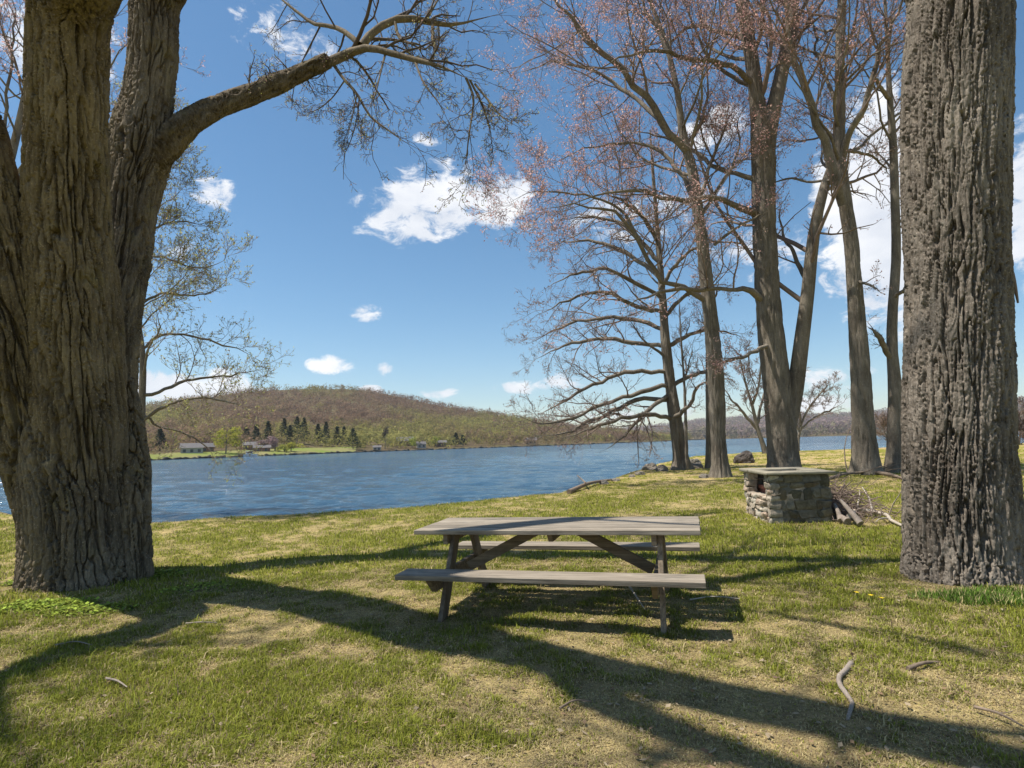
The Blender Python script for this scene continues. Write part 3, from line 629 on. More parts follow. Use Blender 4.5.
# T4
Y = d4
far_tree('maple_tree', 'crooked tree half hidden behind the large right trunk', [[(896, 473, Y, 24), (895, 440, Y, 20), (895, 390, Y, 17), (892, 350, Y, 14), (892, 320, Y, 13), (896, 260, Y, 12), (895, 200, Y, 11), (893, 140, Y, 10), (890, 100, Y, 8), (888, 60, Y, 6), (885, 0, Y, 4), (880, -80, Y, 2)]],
  [[(891, 360, Y, 8), (884, 348, Y - .2, 7), (877, 335, Y - .4, 6), (870, 328, Y - .5, 4), (866, 326, Y - .6, 3)],
   [(890, 100, Y, 6), (883, 88, Y - .4, 5), (878, 80, Y - .6, 4), (868, 70, Y - 1, 2.5)],
   [(894, 300, Y, 5), (920, 270, Y - 1, 4), (960, 230, Y - 1.6, 3), (1000, 200, Y - 2, 2)]], auto=(12, .3, .4), bud=BROWN, lv=((8, .4), (6, .45), (4, .45)), nb=2, group='shore trees', lref=5.5)
# thin stems and small trees
Y = D_(709, 468)
far_tree('sapling', 'thin dark stem just left of the leaning slender maple', [[(709, 467, Y, 8), (709, 430, Y, 7), (708, 380, Y, 6), (708, 335, Y, 5), (706, 290, Y, 4), (702, 240, Y, 2.5), (698, 190, Y, 1.2)]], [[(708, 330, Y, 3), (715, 300, Y, 2), (722, 270, Y, 1)]], auto=(9, .22, .35), lv=((5, .4), (4, .45), (3, .45)), nb=1, group='shore trees', lref=None)
far_tree('sapling', 'very thin sapling beside the foot of the drooping oak', [[(687, 468, d5 - .5, 4), (686, 430, d5 - .5, 3.4), (684, 380, d5 - .5, 3), (681, 338, d5 - .5, 2), (679, 300, d5 - .5, 1)]], [[(684, 380, d5 - .5, 1.6), (690, 360, d5 - .3, 1.2), (694, 340, d5, 1)]], auto=(5, .2, .4), lv=((4, .4), (3, .45), (3, .45)), nb=0, group='shore trees', lref=None)
Y = 44.
far_tree('small_tree', 'small bare multi stemmed tree by the boulder on the shore', [[(767, 458, Y, 8), (763, 445, Y, 6), (758, 430, Y, 5), (752, 405, Y, 3.5), (746, 385, Y, 2.5), (740, 360, Y, 1.4)]],
  [[(758, 430, Y, 4), (745, 415, Y, 3), (732, 400, Y, 2), (722, 380, Y, 1)], [(756, 425, Y, 3.5), (762, 400, Y + .5, 2.5), (770, 375, Y + 1, 1.5), (775, 350, Y + 1, 1)], [(752, 405, Y, 3), (760, 380, Y, 2), (762, 350, Y, 1)]], auto=(6, .4, .3), lv=((6, .4), (5, .45), (3, .45)), nb=1, bud=BROWN, group='shore trees', rmin=.012)
Y = 47.
far_tree('small_tree', 'small bare spreading tree seen just right of the twin stemmed maple', [[(798, 456, Y, 4), (799, 435, Y, 3), (805, 415, Y, 2.5), (815, 400, Y, 2.5), (828, 385, Y, 1.3)]],
  [[(799, 432, Y, 2.5), (812, 420, Y, 2), (830, 410, Y + .5, 2), (845, 402, Y + 1, 1)], [(800, 425, Y, 3), (800, 400, Y, 2), (805, 372, Y, 1)], [(799, 430, Y, 3), (790, 410, Y, 2), (785, 390, Y, 1)]], auto=(6, .45, .3), lv=((6, .4), (5, .45), (3, .45)), nb=1, bud=BROWN, group='shore trees', rmin=.012)
Y = 46.
for q, (px, py, nm) in enumerate(((895, 456, 'bushy grey shrub low on the bank beside the crooked tree'), (1018, 458, 'bare grey brush on the bank right of the large right trunk'), (1034, 456, 'tangled bare shrub at the far right picture edge'))):
    far_tree('bare_shrub', nm, [[(px, py, Y, 3), (px + 1, py - 12, Y, 2.4), (px + 2, py - 24, Y, 1.8), (px, py - 42, Y, 1)]], [[(px, py - 4, Y, 2), (px - 8, py - 18, Y, 1.4), (px - 14, py - 34, Y, 1)], [(px, py - 4, Y, 2), (px + 9, py - 16, Y, 1.4), (px + 15, py - 30, Y, 1)]],
             auto=(9, .7, .05), lv=((7, .5), (5, .5), (4, .5)), nb=1, bud=BROWN, cat='shrub', group='bare shrubs on the bank', rmin=.014)
# left background tree with yellow green buds
Y = 14.
far_tree('young_maple', 'young yellow green budding tree just behind the big left trunk', [[(128, 505, Y, 16), (135, 460, Y, 11), (140, 440, Y, 10), (142, 400, Y, 9), (143, 362, Y, 8), (138, 320, Y, 7), (134, 270, Y, 5), (140, 220, Y, 4), (150, 160, Y, 3), (158, 110, Y, 2)]],
  [[(144, 420, Y, 4), (160, 408, Y, 3.5), (180, 400, Y - .4, 3), (205, 398, Y - .6, 2.5), (240, 402, Y - .8, 2), (262, 412, Y - 1, 1)],
   [(142, 395, Y, 4.5), (160, 390, Y, 4), (178, 380, Y + .4, 3.5), (205, 376, Y + .8, 2.5), (240, 372, Y + 1, 2), (270, 368, Y + 1.2, 1)],
   [(140, 350, Y, 4), (165, 335, Y + .3, 3.2), (195, 338, Y + .6, 2.6), (225, 346, Y + .8, 2), (262, 362, Y + 1, 1)],
   [(137, 305, Y, 3.5), (160, 295, Y + .3, 3), (190, 298, Y + .6, 2.2), (215, 290, Y + .9, 1.6), (232, 275, Y + 1, 1)],
   [(138, 260, Y, 3), (165, 258, Y - .3, 2.6), (190, 268, Y - .5, 2), (220, 262, Y - .7, 1.4), (230, 250, Y - .9, 1)],
   [(140, 410, Y, 3), (158, 425, Y + .4, 2.5), (185, 432, Y + .8, 2), (215, 450, Y + 1, 1.2), (235, 462, Y + 1, 1)],
   [(142, 380, Y, 3), (150, 345, Y - .4, 2.5), (160, 330, Y - .6, 2), (152, 300, Y - .9, 1.5)],
   [(140, 240, Y, 3), (160, 225, Y, 2.2), (190, 222, Y, 1.6), (212, 228, Y, 1)],
   [(140, 300, Y, 3), (110, 260, Y, 2.5), (80, 220, Y, 2)], [(142, 200, Y, 2.5), (165, 170, Y, 2), (180, 150, Y, 1)]],
  lv=((8, .36), (6, .42), (4, .5)), bud=PALE, bsz=.022, nb=4, rmin=.0035, auto=(8, .25, .35), twigmat=M_barkT, bspread=.02)
# far left tree whose twigs show between the stems
Y = 20.
far_tree('maple_tree', 'pink budding tree glimpsed between the stems of the big left trunk', [[(-60, 500, Y, 24), (-50, 400, Y, 20), (-30, 300, Y, 17), (0, 200, Y, 13), (20, 120, Y, 10), (35, 40, Y, 7), (50, -60, Y, 4)]],
  [[(-5, 210, Y, 7), (30, 160, Y, 5), (70, 110, Y, 4), (115, 60, Y, 3), (140, 20, Y, 2)], [(10, 160, Y, 6), (5, 100, Y, 4), (15, 40, Y, 3), (10, -20, Y, 2)], [(20, 120, Y, 5), (60, 60, Y, 4), (110, 10, Y, 3), (160, -30, Y, 2)]], auto=(8, .3, .4), lv=((8, .42), (6, .45), (5, .45)))

# ---- the big left tree
def fused(paths, voxel, sides=28, lob=None):
    mb = MB()
    for k, (P, Rd, amp) in enumerate(paths):
        V, rr = flutes(P, Rd, sides, amp, 3 + k % 3, 3 + k * 7, 1.5 if k == 0 else 0.0); n = len(P)
        mb.add(V.reshape(-1, 3), ring_quads(n, sides))
        for e, rev in ((0, 1), (n - 1, 0)):
            vv = np.vstack([V[e], P[e]]); tt = [(q, (q + 1) % sides, sides) for q in range(sides)]; mb.add(vv, None, [x[::-1] for x in tt] if rev else tt)
    o = mb.build('tmp', M_barkL); m = o.modifiers.new('r', 'REMESH'); m.mode = 'VOXEL'; m.voxel_size = voxel; m.adaptivity = 0
    s = o.modifiers.new('s', 'SMOOTH'); s.factor = .6; s.iterations = 10
    bpy.context.view_layer.update(); dg = bpy.context.evaluated_depsgraph_get(); me = o.evaluated_get(dg).to_mesh()
    n = len(me.vertices); V = np.empty(n * 3, np.float32); me.vertices.foreach_get('co', V); N = np.empty(n * 3, np.float32); me.vertex_normals.foreach_get('vector', N)
    nl = len(me.loops); L = np.empty(nl, np.int32); me.loops.foreach_get('vertex_index', L); q = L.reshape(-1, 4) if nl == 4 * len(me.polygons) else None
    V = V.reshape(-1, 3).astype(float); N = N.reshape(-1, 3).astype(float)
    bpy.data.objects.remove(o); return V, N, q
LB_ = gp(85, 587); YL = LB_[1]
base = np.array([LB_[0], YL + .45, h1(LB_[0], YL)]); YL += .45; k = YL / 6.9
MAIN = pl([(85, 640, YL, 136), (85, 590, YL, 127), (84, 560, YL, 117), (80, 500, YL, 118), (76, 440, YL, 126), (74, 380, YL, 124), (74, 320, YL - .1, 112)], 40)
Ab = [(86, 620, YL, 60), (88, 520, YL, 84), (80, 400, YL - .3, 96), (74, 300, YL - .7, 92), (69, 200, YL - 1.1, 84), (68, 100, YL - 1.5, 83), (70, 10, YL - 1.85, 85)]
PA = pl(Ab, 60, [(-3.6, 4.75, 6.3, .285), (-3.1, 3.9, 7.7, .26), (-2.4, 2.9, 9.2, .22), (-1.8, 1.6, 11.2, .16), (-1.2, .4, 13, .1)])
PB = pl([(92, 620, YL, 60), (100, 490, YL, 64), (104, 380, YL + .05, 66), (112, 310, YL + .2, 62), (123, 250, YL + .4, 60), (130, 195, YL + .5, 60), (141, 145, YL + .55, 64), (149, 95, YL + .6, 50), (154, 50, YL + .6, 48), (157, 0, YL + .6, 49)], 60,
        [(-4.6, 7.8, 8.8, .265), (-4.0, 7.4, 10.4, .24), (-2.9, 6.8, 12.0, .22), (-2.0, 6.3, 13.8, .15), (-1.4, 5.8, 15.6, .08)])
PC = pl([(72, 620, YL, 60), (54, 520, YL, 66), (30, 430, YL - .3, 78), (10, 330, YL - .8, 84), (-8, 240, YL - 1.2, 84), (-22, 165, YL - 1.5, 80), (-42, 90, YL - 1.8, 76), (-85, 0, YL - 2.1, 70)], 50, [(-6.2, 4.75, 6.6, .22), (-7.2, 4.2, 8.4, .19), (-8.1, 3.6, 10.4, .13)])
PD = pl([(136, 620, YL, 34), (136, 560, YL, 30), (136, 500, YL, 28), (137, 462, YL + .1, 24), (132, 420, YL + .1, 20), (125, 380, YL, 16)], 16)
def cutframe(PR_, lim=-160):
    k = next((i for i in range(len(PR_[0])) if PR_[0][i][2] > 4 and proj(PR_[0][i])[1] < lim), len(PR_[0]) - 1); return (PR_[0][:k + 1], PR_[1][:k + 1]), (PR_[0][k - 1:], PR_[1][k - 1:] * .9)
PA, UA = cutframe(PA); PB, UB = cutframe(PB); PC, UC = cutframe(PC)
V, N, q = fused([(MAIN[0], MAIN[1], .035), (PA[0], PA[1], .06), (PB[0], PB[1], .06), (PC[0], PC[1], .05), (PD[0], PD[1], .05)], .0105, 40)
V = barkdisp(V, N, 14, .060, .085, 4, [MAIN, PA, PB, PC])
lt = empty('maple_tree', base); tag(lt, 'huge old multi stemmed maple with furrowed bark filling the left edge', 'tree')
m_ = MB(); m_.add(V, q); m_.build('trunk', M_barkL, lt, base, smooth=True)
# traced limb reaching right over the lawn
YB = YL + .55
LIM = [pl([(146, 172, YB, 34), (160, 152, YB, 34), (180, 130, YB + .1, 30), (210, 110, YB + .5, 24), (260, 91, YB + 1.1, 21), (292, 77, YB + 1.5, 18), (325, 62, YB + 1.8, 15), (345, 54, YB + 2.0, 11)], 110)]
YE = YB + 2.0
sub = [[(316, 67, YB + 1.72, 11), (330, 62, YB + 1.85, 13), (343, 56, YE, 13), (358, 50, YE + .1, 12), (370, 35, YE + .2, 10.5), (385, 24, YE + .3, 10), (403, 18, YE + .4, 9), (429, 22, YE + .6, 8), (450, 25, YE + .7, 6), (475, 20, YE + .9, 4), (507, 12, YE + 1.1, 2)],
       [(314, 68, YB + 1.7, 9), (330, 61, YB + 1.85, 11), (347, 54, YE, 11), (367, 48, YE - .2, 9.5), (390, 53, YE - .4, 8.5), (416, 60, YE - .6, 7.5), (440, 66, YE - .8, 6), (462, 76, YE - 1, 4), (480, 84, YE - 1.1, 2)],
       [(332, 62, YE, 5), (343, 78, YE - .2, 4), (357, 94, YE - .4, 3.8), (370, 116, YE - .5, 3), (388, 130, YE - .7, 2.4), (405, 142, YE - .9, 2), (424, 152, YE - 1, 1.2)],
       [(360, 45, YE, 8), (345, 32, YE + .2, 6.5), (330, 26, YE + .4, 6), (318, 25, YE + .5, 5), (300, 14, YE + .8, 4), (280, -2, YE + 1, 3), (260, -20, YE + 1.3, 2)],
       [(466, 78, YE - 1, 3.5), (473, 95, YE - 1, 3), (472, 115, YE - 1.1, 2.4), (469, 135, YE - 1.2, 2), (466, 160, YE - 1.3, 1.5), (462, 185, YE - 1.4, 1)],
       [(475, 84, YE - 1.1, 3), (488, 100, YE - 1.2, 2.5), (500, 115, YE - 1.3, 2), (520, 128, YE - 1.5, 1)],
       [(432, 22, YE + .6, 4.5), (433, 35, YE + .4, 4), (435, 50, YE + .2, 3), (432, 62, YE, 2.5)],
       [(395, 22, YE + .3, 4), (398, 35, YE + .2, 4), (405, 42, YE, 3.6), (420, 45, YE - .2, 3), (432, 55, YE - .3, 2)],
       [(425, 22, YE + .5, 4), (432, 10, YE + .6, 3), (440, -4, YE + .8, 2), (455, -30, YE + 1, 1.5)],
       [(470, 80, YE - 1, 3), (482, 105, YE - .8, 2.4), (490, 130, YE - .6, 1.8), (493, 150, YE - .5, 1)],
       [(385, 55, YE - .3, 3), (380, 75, YE - .8, 2.2), (375, 95, YE - 1.1, 1.6), (362, 125, YE - 1.4, 1)],
       [(415, 62, YE - .6, 3), (425, 85, YE - .9, 2.2), (440, 105, YE - 1.1, 1.7), (452, 130, YE - 1.2, 1)],
       [(357, 94, YE - .4, 2), (352, 118, YE - .4, 1.6), (347, 140, YE - .5, 1)],
       [(345, 80, YE - .2, 2), (330, 100, YE - .1, 1.6), (310, 112, YE, 1.4), (300, 112, YE, 1)]]
mb = MB(); P0, R0 = LIM[0]; R0 = R0 * (1 + .1 * (fbm(P0 * 3, 5, 2) - .5) * 2)
V, rr = flutes(P0, R0 * 1.04, 44, .03, 3, 9, 0); m2 = MB(); m2.add(V.reshape(-1, 3), ring_quads(len(P0), 40))
o = m2.build('tmp', M_barkL); s_ = o.modifiers.new('s', 'SUBSURF'); s_.levels = 2; bpy.context.view_layer.update(); me = o.evaluated_get(bpy.context.evaluated_depsgraph_get()).to_mesh()
n = len(me.vertices); V = np.empty(n * 3, np.float32); me.vertices.foreach_get('co', V); N = np.empty(n * 3, np.float32); me.vertex_normals.foreach_get('vector', N); Lp = np.empty(len(me.loops), np.int32); me.loops.foreach_get('vertex_index', Lp)
V = V.reshape(-1, 3).astype(float); N = N.reshape(-1, 3); Lq = Lp.reshape(-1, 4).copy(); bpy.data.objects.remove(o)
dz_ = P0[-1] - P0[0]; dz_ /= np.linalg.norm(dz_); dx_ = np.cross(dz_, [0, 1., 0]); dx_ /= np.linalg.norm(dx_); RM = np.stack([dx_, np.cross(dz_, dx_), dz_]); V = barkdisp(V @ RM.T, N @ RM.T, 17, .036, .12, 8) @ RM
mb = MB(); mb.add(V, Lq)
SP = [pl(x, 14, tip=True) for x in sub]; SPp = np.stack([a for a, b in SP]); SPr = np.stack([b for a, b in SP]) * .84; mb.tubes(SPp, SPr, 8)
mb.build('limb', M_barkL, lt, base)
cm_ = MB(); bl = (0, 0, 0)
a1, r1 = spawn(SPp, SPr, 9, (30, 65), .46, 7, -.02, .2, .5, .12, 1, .0035); cm_.tubes(a1, r1, 4, bl)
a0, r0 = spawn(P0[None], R0[None], 10, (50, 80), .16, 7, .02, .2, .12, .45, 1, .0035); cm_.tubes(a0, r0, 4, bl); a1 = np.concatenate([a1, a0]); r1 = np.concatenate([r1, r0])
a2, r2 = spawn(a1, r1, 6, (28, 60), .42, 5, .0, .22, .6, .15, 1, .003, .15); cm_.tubes(a2, r2, 3, bl)
a3, r3 = spawn(a2, r2, 4, (25, 60), .5, 4, .02, .22, .8, .2, 1, .0028, .1); cm_.tubes(a3, r3, 3, bl)
buds(cm_, a3, 2, .014, PALE + BROWN + [(.16, .12, .05)], 1, .012)
# upper crown beyond the frame, from the stems' tops and added side limbs
SIDE = cr([(-3.6, 4.75, 6.3, .2), (-2.9, 5.3, 7.6, .16), (-2.4, 5.6, 8.6, .14), (-1.9, 5.9, 9.8, .12), (-.7, 6.4, 11.4, .09), (.5, 6.6, 13, .05)], 26)  # unseen limb added to throw a shadow band over tabletop and lawn
SIDE2 = cr([(-3.1, 3.9, 7.7, .17), (-3.3, 3.3, 8.6, .14), (-3.3, 2.8, 9.5, .12), (-3.2, 2.3, 10.6, .09), (-2.9, 1.7, 12, .05)], 22)  # unseen limb added for the branch shadow on the nearest lawn
tops = [UA, UB, UC, (SIDE[:, :3], SIDE[:, 3]), (SIDE2[:, :3], SIDE2[:, 3])]
for tp, tr in tops:
    V, rr = flutes(tp, tr, 24, .05, 3, 5, 0); cm_.add(V.reshape(-1, 3), ring_quads(len(tp), 24), None, bl, 2)
    b1, s1 = spawn(tp[None], tr[None], 7, (30, 62), .7, 12, .06, .12, .32, .2, 1, .008, 2.2, .2); cm_.tubes(b1, s1, 6, bl)
    b2, s2 = spawn(b1, s1, 7, (30, 60), .42, 6, .05, .18, .55, .15, 1, .006); cm_.tubes(b2, s2, 4, bl)
    b3, s3 = spawn(b2, s2, 5, (28, 60), .45, 4, .05, .2, .7, .2, 1, .004, .25); cm_.tubes(b3, s3, 3, bl); buds(cm_, b3, 3, .025, PALE + BROWN, 1, .02)
cm_.build('crown', [M_barkD, M_budR, M_barkL], lt, base)

# ---- the big right tree
G = gp(964, 590); YR = G[1] + .5; base = np.array([G[0], YR, h1(G[0], YR)])
PR = pl([(966, 640, YR, 126), (965, 592, YR, 118), (963, 560, YR, 112), (959, 500, YR, 112), (957, 420, YR, 110), (957, 340, YR, 108), (957, 260, YR, 108), (956, 180, YR, 114), (956, 120, YR, 119), (957, 60, YR, 120), (959, 0, YR, 118)], 46,
        [(base[0] + .1, YR, 8.6, .47), (base[0] + .3, YR + .2, 11, .38), (base[0] + .2, YR + .1, 14, .3), (base[0] + .4, YR, 18, .12)])
bmp = pl([(925, 110, YR, 20), (922, 70, YR - .2, 24), (908, 20, YR - .4, 16)], 8)
PR, UR = cutframe(PR)
V, N, q = fused([(PR[0], PR[1], .03)], .0095, 44)
V = barkdisp(V, N, 25, .042, .048, 31, [PR])
rt = empty('maple_tree', base); tag(rt, 'single massive grey furrowed trunk standing at the right edge', 'tree')
m_ = MB(); m_.add(V, q); m_.build('trunk', M_barkR, rt, base)
cm_ = MB()
tp, tr = UR; V, rr = flutes(tp, tr, 24, .05, 3, 5, 0); cm_.add(V.reshape(-1, 3), ring_quads(len(tp), 24), None, bl, 2)
b1, s1 = spawn(tp[None], tr[None], 13, (35, 70), .75, 12, .06, .1, .45, .2, 1, .01, 3, .15); cm_.tubes(b1, s1, 7, bl)
b2, s2 = spawn(b1, s1, 7, (30, 60), .42, 6, .05, .18, .55, .15, 1, .006); cm_.tubes(b2, s2, 4, bl)
b3, s3 = spawn(b2, s2, 5, (28, 60), .45, 4, .05, .2, .7, .2, 1, .004, .25); cm_.tubes(b3, s3, 3, bl); buds(cm_, b3, 3, .03, BROWN + RED, 1, .02)
cm_.build('crown', [M_barkT, M_budR, M_barkR], rt, base)
nb_ = MB(); P_, R_2 = pl([(1004, 255, YR - .1, 10), (1012, 275, YR - .15, 8), (1016, 292, YR - .15, 5), (1018, 303, YR - .15, 3)], 8); nb_.tubes(P_, R_2 * .8, 6, cap=True); nb_.build('dead_stub', M_barkT, rt, base)

# ------------------------------------------------------------------ picnic table
tT = CAM + Q @ np.array([.4409, 5.1703, -1.9684])
def Rxyz(rx, ry, rz):
    cx, sx, cy, sy, cz, sz = math.cos(rx), math.sin(rx), math.cos(ry), math.sin(ry), math.cos(rz), math.sin(rz)
    return np.array([[cz, -sz, 0], [sz, cz, 0], [0, 0, 1]]) @ np.array([[cy, 0, sy], [0, 1, 0], [-sy, 0, cy]]) @ np.array([[1, 0, 0], [0, cx, -sx], [0, sx, cx]])
TR = Q @ Rxyz(-.0794, -.0687, -.2789)
tab = empty('picnic_table', (0, 0, 0)); tab.matrix_world = Matrix([[*TR[r], tT[r]] for r in range(3)] + [[0, 0, 0, 1]])
tag(tab, 'weathered grey wooden picnic table with two attached benches on the lawn', 'picnic table')
LT, WT, HT, HB, BW, SPN = 2.445, .80, .717, .415, .246, .787
def tint(v=.2): return np.array([1, .97, .94]) * rng.uniform(1 - v, 1 + v)
def boards(name, xs, y0, n, bw, gap, z, th, L, mat):
    mb = MB()
    for i in range(n):
        j = rng.uniform(-.008, .008); mb.box((xs + j, y0 + bw / 2 + i * (bw + gap), z - th / 2 + rng.uniform(-.002, .002)), (L, bw, th), Rxyz(rng.uniform(-.008, .008), 0, 0), col=tint(), bev=.16)
    return mb.build(name, mat, tab, smooth=False)
bw5 = (WT - 4 * .013) / 5
boards('tabletop', 0, -WT / 2, 5, bw5, .013, HT, .038, LT, M_wood)
s1_ = boards('seat', 0, -SPN, 1, BW, .006, HB, .04, LT, M_wood); tag(s1_, 'near bench, mostly sunlit')
s2_ = boards('seat', 0, SPN - BW, 1, BW, .006, HB, .04, LT, M_wood); tag(s2_, 'far bench beyond the tabletop')
for sx in (-1, 1):
    xe = sx * .90; xi = xe - .042
    for sy in (-1, 1):
        MB().beam((xe, sy * .20, HT - .038), (xe, sy * .66 * (.92), -.06), .04, .115, side=(1, 0, 0), col=tint(), bev=.08).build('leg', M_woodV, tab, smooth=False)
    MB().beam((xi, -.36, HT - .038 - .045), (xi, .36, HT - .038 - .045), .04, .088, side=(1, 0, 0), col=tint(), bev=.08).build('top_crossbeam', M_woodD, tab, smooth=False)
    mbx = MB(); v = np.array([(-.76, HB - .042), (.76, HB - .042), (.63, HB - .165), (-.63, HB - .165)]); x0, x1 = xi - .02, xi + .02
    vv = [(x0, y, z) for y, z in v] + [(x1, y, z) for y, z in v]
    mbx.add(vv, [(0, 1, 2, 3), (7, 6, 5, 4), (0, 4, 5, 1), (1, 5, 6, 2), (2, 6, 7, 3), (3, 7, 4, 0)], None, tint()).build('seat_support', M_woodD, tab, smooth=False)
    MB().beam((xi - sx * .06 + .02, 0, HB - .09), (sx * .17, 0, HT - .05), .04, .088, side=(0, 1, 0), col=tint(), bev=.08).build('diagonal_brace', M_woodD, tab, smooth=False)
mc = MB(); v = np.array([(-.36, HT - .04), (.36, HT - .04), (.30, HT - .11), (-.30, HT - .11)]); vv = [(-.02, y, z) for y, z in v] + [(.02, y, z) for y, z in v]
mc.add(vv, [(0, 1, 2, 3), (7, 6, 5, 4), (0, 4, 5, 1), (1, 5, 6, 2), (2, 6, 7, 3), (3, 7, 4, 0)], None, tint()).build('centre_cleat', M_woodD, tab, smooth=False)
t = NT('rusty_bolt'); M_rust = t.base((.09, .06, .045), .6, .5)
for sx in (-1, 1):
    for sy in (-1, 1):
        for z_, yy in ((HT - .08, .235), (HB - .09, .41)):
            x_ = sx * .923; mbq = MB(); mbq.tubes(np.array([[x_, sy * yy, z_], [x_ + sx * .01, sy * yy, z_]]), np.array([.011, .010]), 8, cap=True); mbq.build('bolt', M_rust, tab)

# ------------------------------------------------------------------ stone barbecue
gb = gp(773, 524); gang = R_(-5)
bq = empty('stone_barbecue', (gb[0], gb[1], h1(gb[0], gb[1])), gang); tag(bq, 'squat fieldstone barbecue pit with a flat slab top', 'barbecue')
GW, GD, GH = .93, 1.35, .77
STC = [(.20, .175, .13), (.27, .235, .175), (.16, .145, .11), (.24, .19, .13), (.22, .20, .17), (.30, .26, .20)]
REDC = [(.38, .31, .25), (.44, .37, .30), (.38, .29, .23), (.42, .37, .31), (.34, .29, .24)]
def stone(mb, c, s, cols, rd=.38):
    """a lumpy rounded fieldstone"""
    n = 6; g_ = np.linspace(-1, 1, n); V = []; Qd = []; k = 0
    for ax in range(3):
        for sg in (-1, 1):
            a, b = np.meshgrid(g_, g_, indexing='ij'); p = np.zeros((n, n, 3)); o = [q for q in range(3) if q != ax]; p[..., ax] = sg; p[..., o[0]] = a; p[..., o[1]] = b
            i, j = np.meshgrid(np.arange(n - 1), np.arange(n - 1), indexing='ij'); qq = np.stack([i * n + j, (i + 1) * n + j, (i + 1) * n + j + 1, i * n + j + 1], -1).reshape(-1, 4)
            if (sg < 0) ^ (ax == 1): qq = qq[:, ::-1]
            V.append(p.reshape(-1, 3)); Qd.append(qq + k); k += n * n
    V = np.concatenate(V); S3 = V / np.linalg.norm(V, axis=1, keepdims=True) * 1.15; V = V * (1 - rd) + S3 * rd; q_ = rng.normal(size=3) * .13; V = V @ Rxyz(*q_).T
    V = V * np.asarray(s) / 2 * (1 + .5 * (fbm(V * 1.7 + rng.uniform(0, 50, 3), 2, 3) - .5)[:, None]) + np.asarray(c)
    cl = np.array(cols[rng.integers(len(cols))]) * rng.uniform(.8, 1.2); mb.add(V, np.concatenate(Qd), None, cl * (.85 + .3 * fbm(V * 14, 9, 3)[:, None]))
t = NT('fieldstone'); a = t.n('ShaderNodeAttribute', attribute_name='tint'); co = t.co(); n_ = t.noise(co, 14, 6, .7)
c = t.mix(1.0, a.outputs['Color'], t.ramp(n_, [(.3, (.55, .56, .5)), (.7, (1.35, 1.33, 1.3))]), 'MULTIPLY'); t.bump(n_, .8, .02); M_stone = t.base(c, .92, .1)
STC = [tuple(v * .72 for v in c) for c in STC]  # stone colours darkened to carry the front wall's shade
M_mortar = plain('mortar', (.17, .155, .125), .95, .3, 12, .1, .6, .02)
def wallstones(mb, o, ux, L, z0, z1, thick, cols, sz=(.14, .26), rh=(.10, .17)):
    """courses of uneven stones along a wall; o corner, ux along, outward = uy"""
    o = np.asarray(o, float); ux = np.asarray(ux, float); z = z0
    while z < z1 - .03:
        hgt = min(rng.uniform(*rh), z1 - z); hgt = z1 - z if z1 - z - hgt < .05 else hgt; x = 0
        while x < L - .02:
            w = rng.uniform(*sz); w = L - x if L - x - w < .08 else w
            p = o + ux * (x + w / 2) + np.array([0, 0, z + hgt / 2]); s = np.abs(ux) * (w * 1.0) + np.array([abs(ux[1]), abs(ux[0]), 0]) * thick * rng.uniform(.9, 1.25); s[2] = hgt * 1.0
            stone(mb, p, s, cols); x += w
        z += hgt
mb = MB(); mb.box((GW / 2, .10, GH / 2 - .05), (GW - .05, .15, GH + .06), col=(.2, .2, .2)); mb.build('mortar_core', M_mortar, bq)
mb = MB(); wallstones(mb, (0, .10, 0), (1, 0, 0), GW, -.03, GH, .17, STC, (.09, .34), (.07, .19)); f_ = mb.build('front_wall', M_stone, bq); tag(f_, 'mossy fieldstone front with shade darkened into the stone colour')
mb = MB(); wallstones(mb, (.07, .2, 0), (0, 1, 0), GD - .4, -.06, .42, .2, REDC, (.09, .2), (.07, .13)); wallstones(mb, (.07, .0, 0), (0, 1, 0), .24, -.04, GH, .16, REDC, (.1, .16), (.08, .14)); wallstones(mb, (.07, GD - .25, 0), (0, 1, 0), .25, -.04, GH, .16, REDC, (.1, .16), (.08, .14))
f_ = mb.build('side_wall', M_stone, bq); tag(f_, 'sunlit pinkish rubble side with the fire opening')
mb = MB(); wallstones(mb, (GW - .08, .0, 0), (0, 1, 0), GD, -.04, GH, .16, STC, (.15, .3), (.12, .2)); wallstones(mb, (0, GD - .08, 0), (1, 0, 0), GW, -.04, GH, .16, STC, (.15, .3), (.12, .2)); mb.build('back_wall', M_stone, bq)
mb = MB(); mb.box((GW / 2, GD / 2, .17), (GW - .22, GD - .3, .30), col=(.2, .2, .2)); mb.build('hearth', M_mortar, bq)
M_brick = plain('fire_brick', (.30, .12, .08), .9, .4, 9, .1, .4)
mb = MB()
for q in range(6):
    for r in range(3): mb.box((.22 + .02 * (r % 2), .30 + q * .165, .36 + r * .075), (.1, .15, .065), Rxyz(0, 0, rng.uniform(-.15, .15)), col=(.2, .2, .2))
mb.build('fire_bricks', M_brick, bq)
mb = MB()
for q in range(9): mb.tubes(np.array([[.10, .3 + q * .1, .66], [GW - .12, .3 + q * .1, .66]]), np.array([.008, .008]), 6)
for q in (.25, .7): mb.tubes(np.array([[q, .26, .651], [q, 1.14, .651]]), np.array([.008, .008]), 6)
mb.build('grate', M_rust, bq)
M_slab = plain('slab_concrete', (.27, .24, .18), .9, .22, 7, .15, .4, .008)
mb = MB(); ov = .07
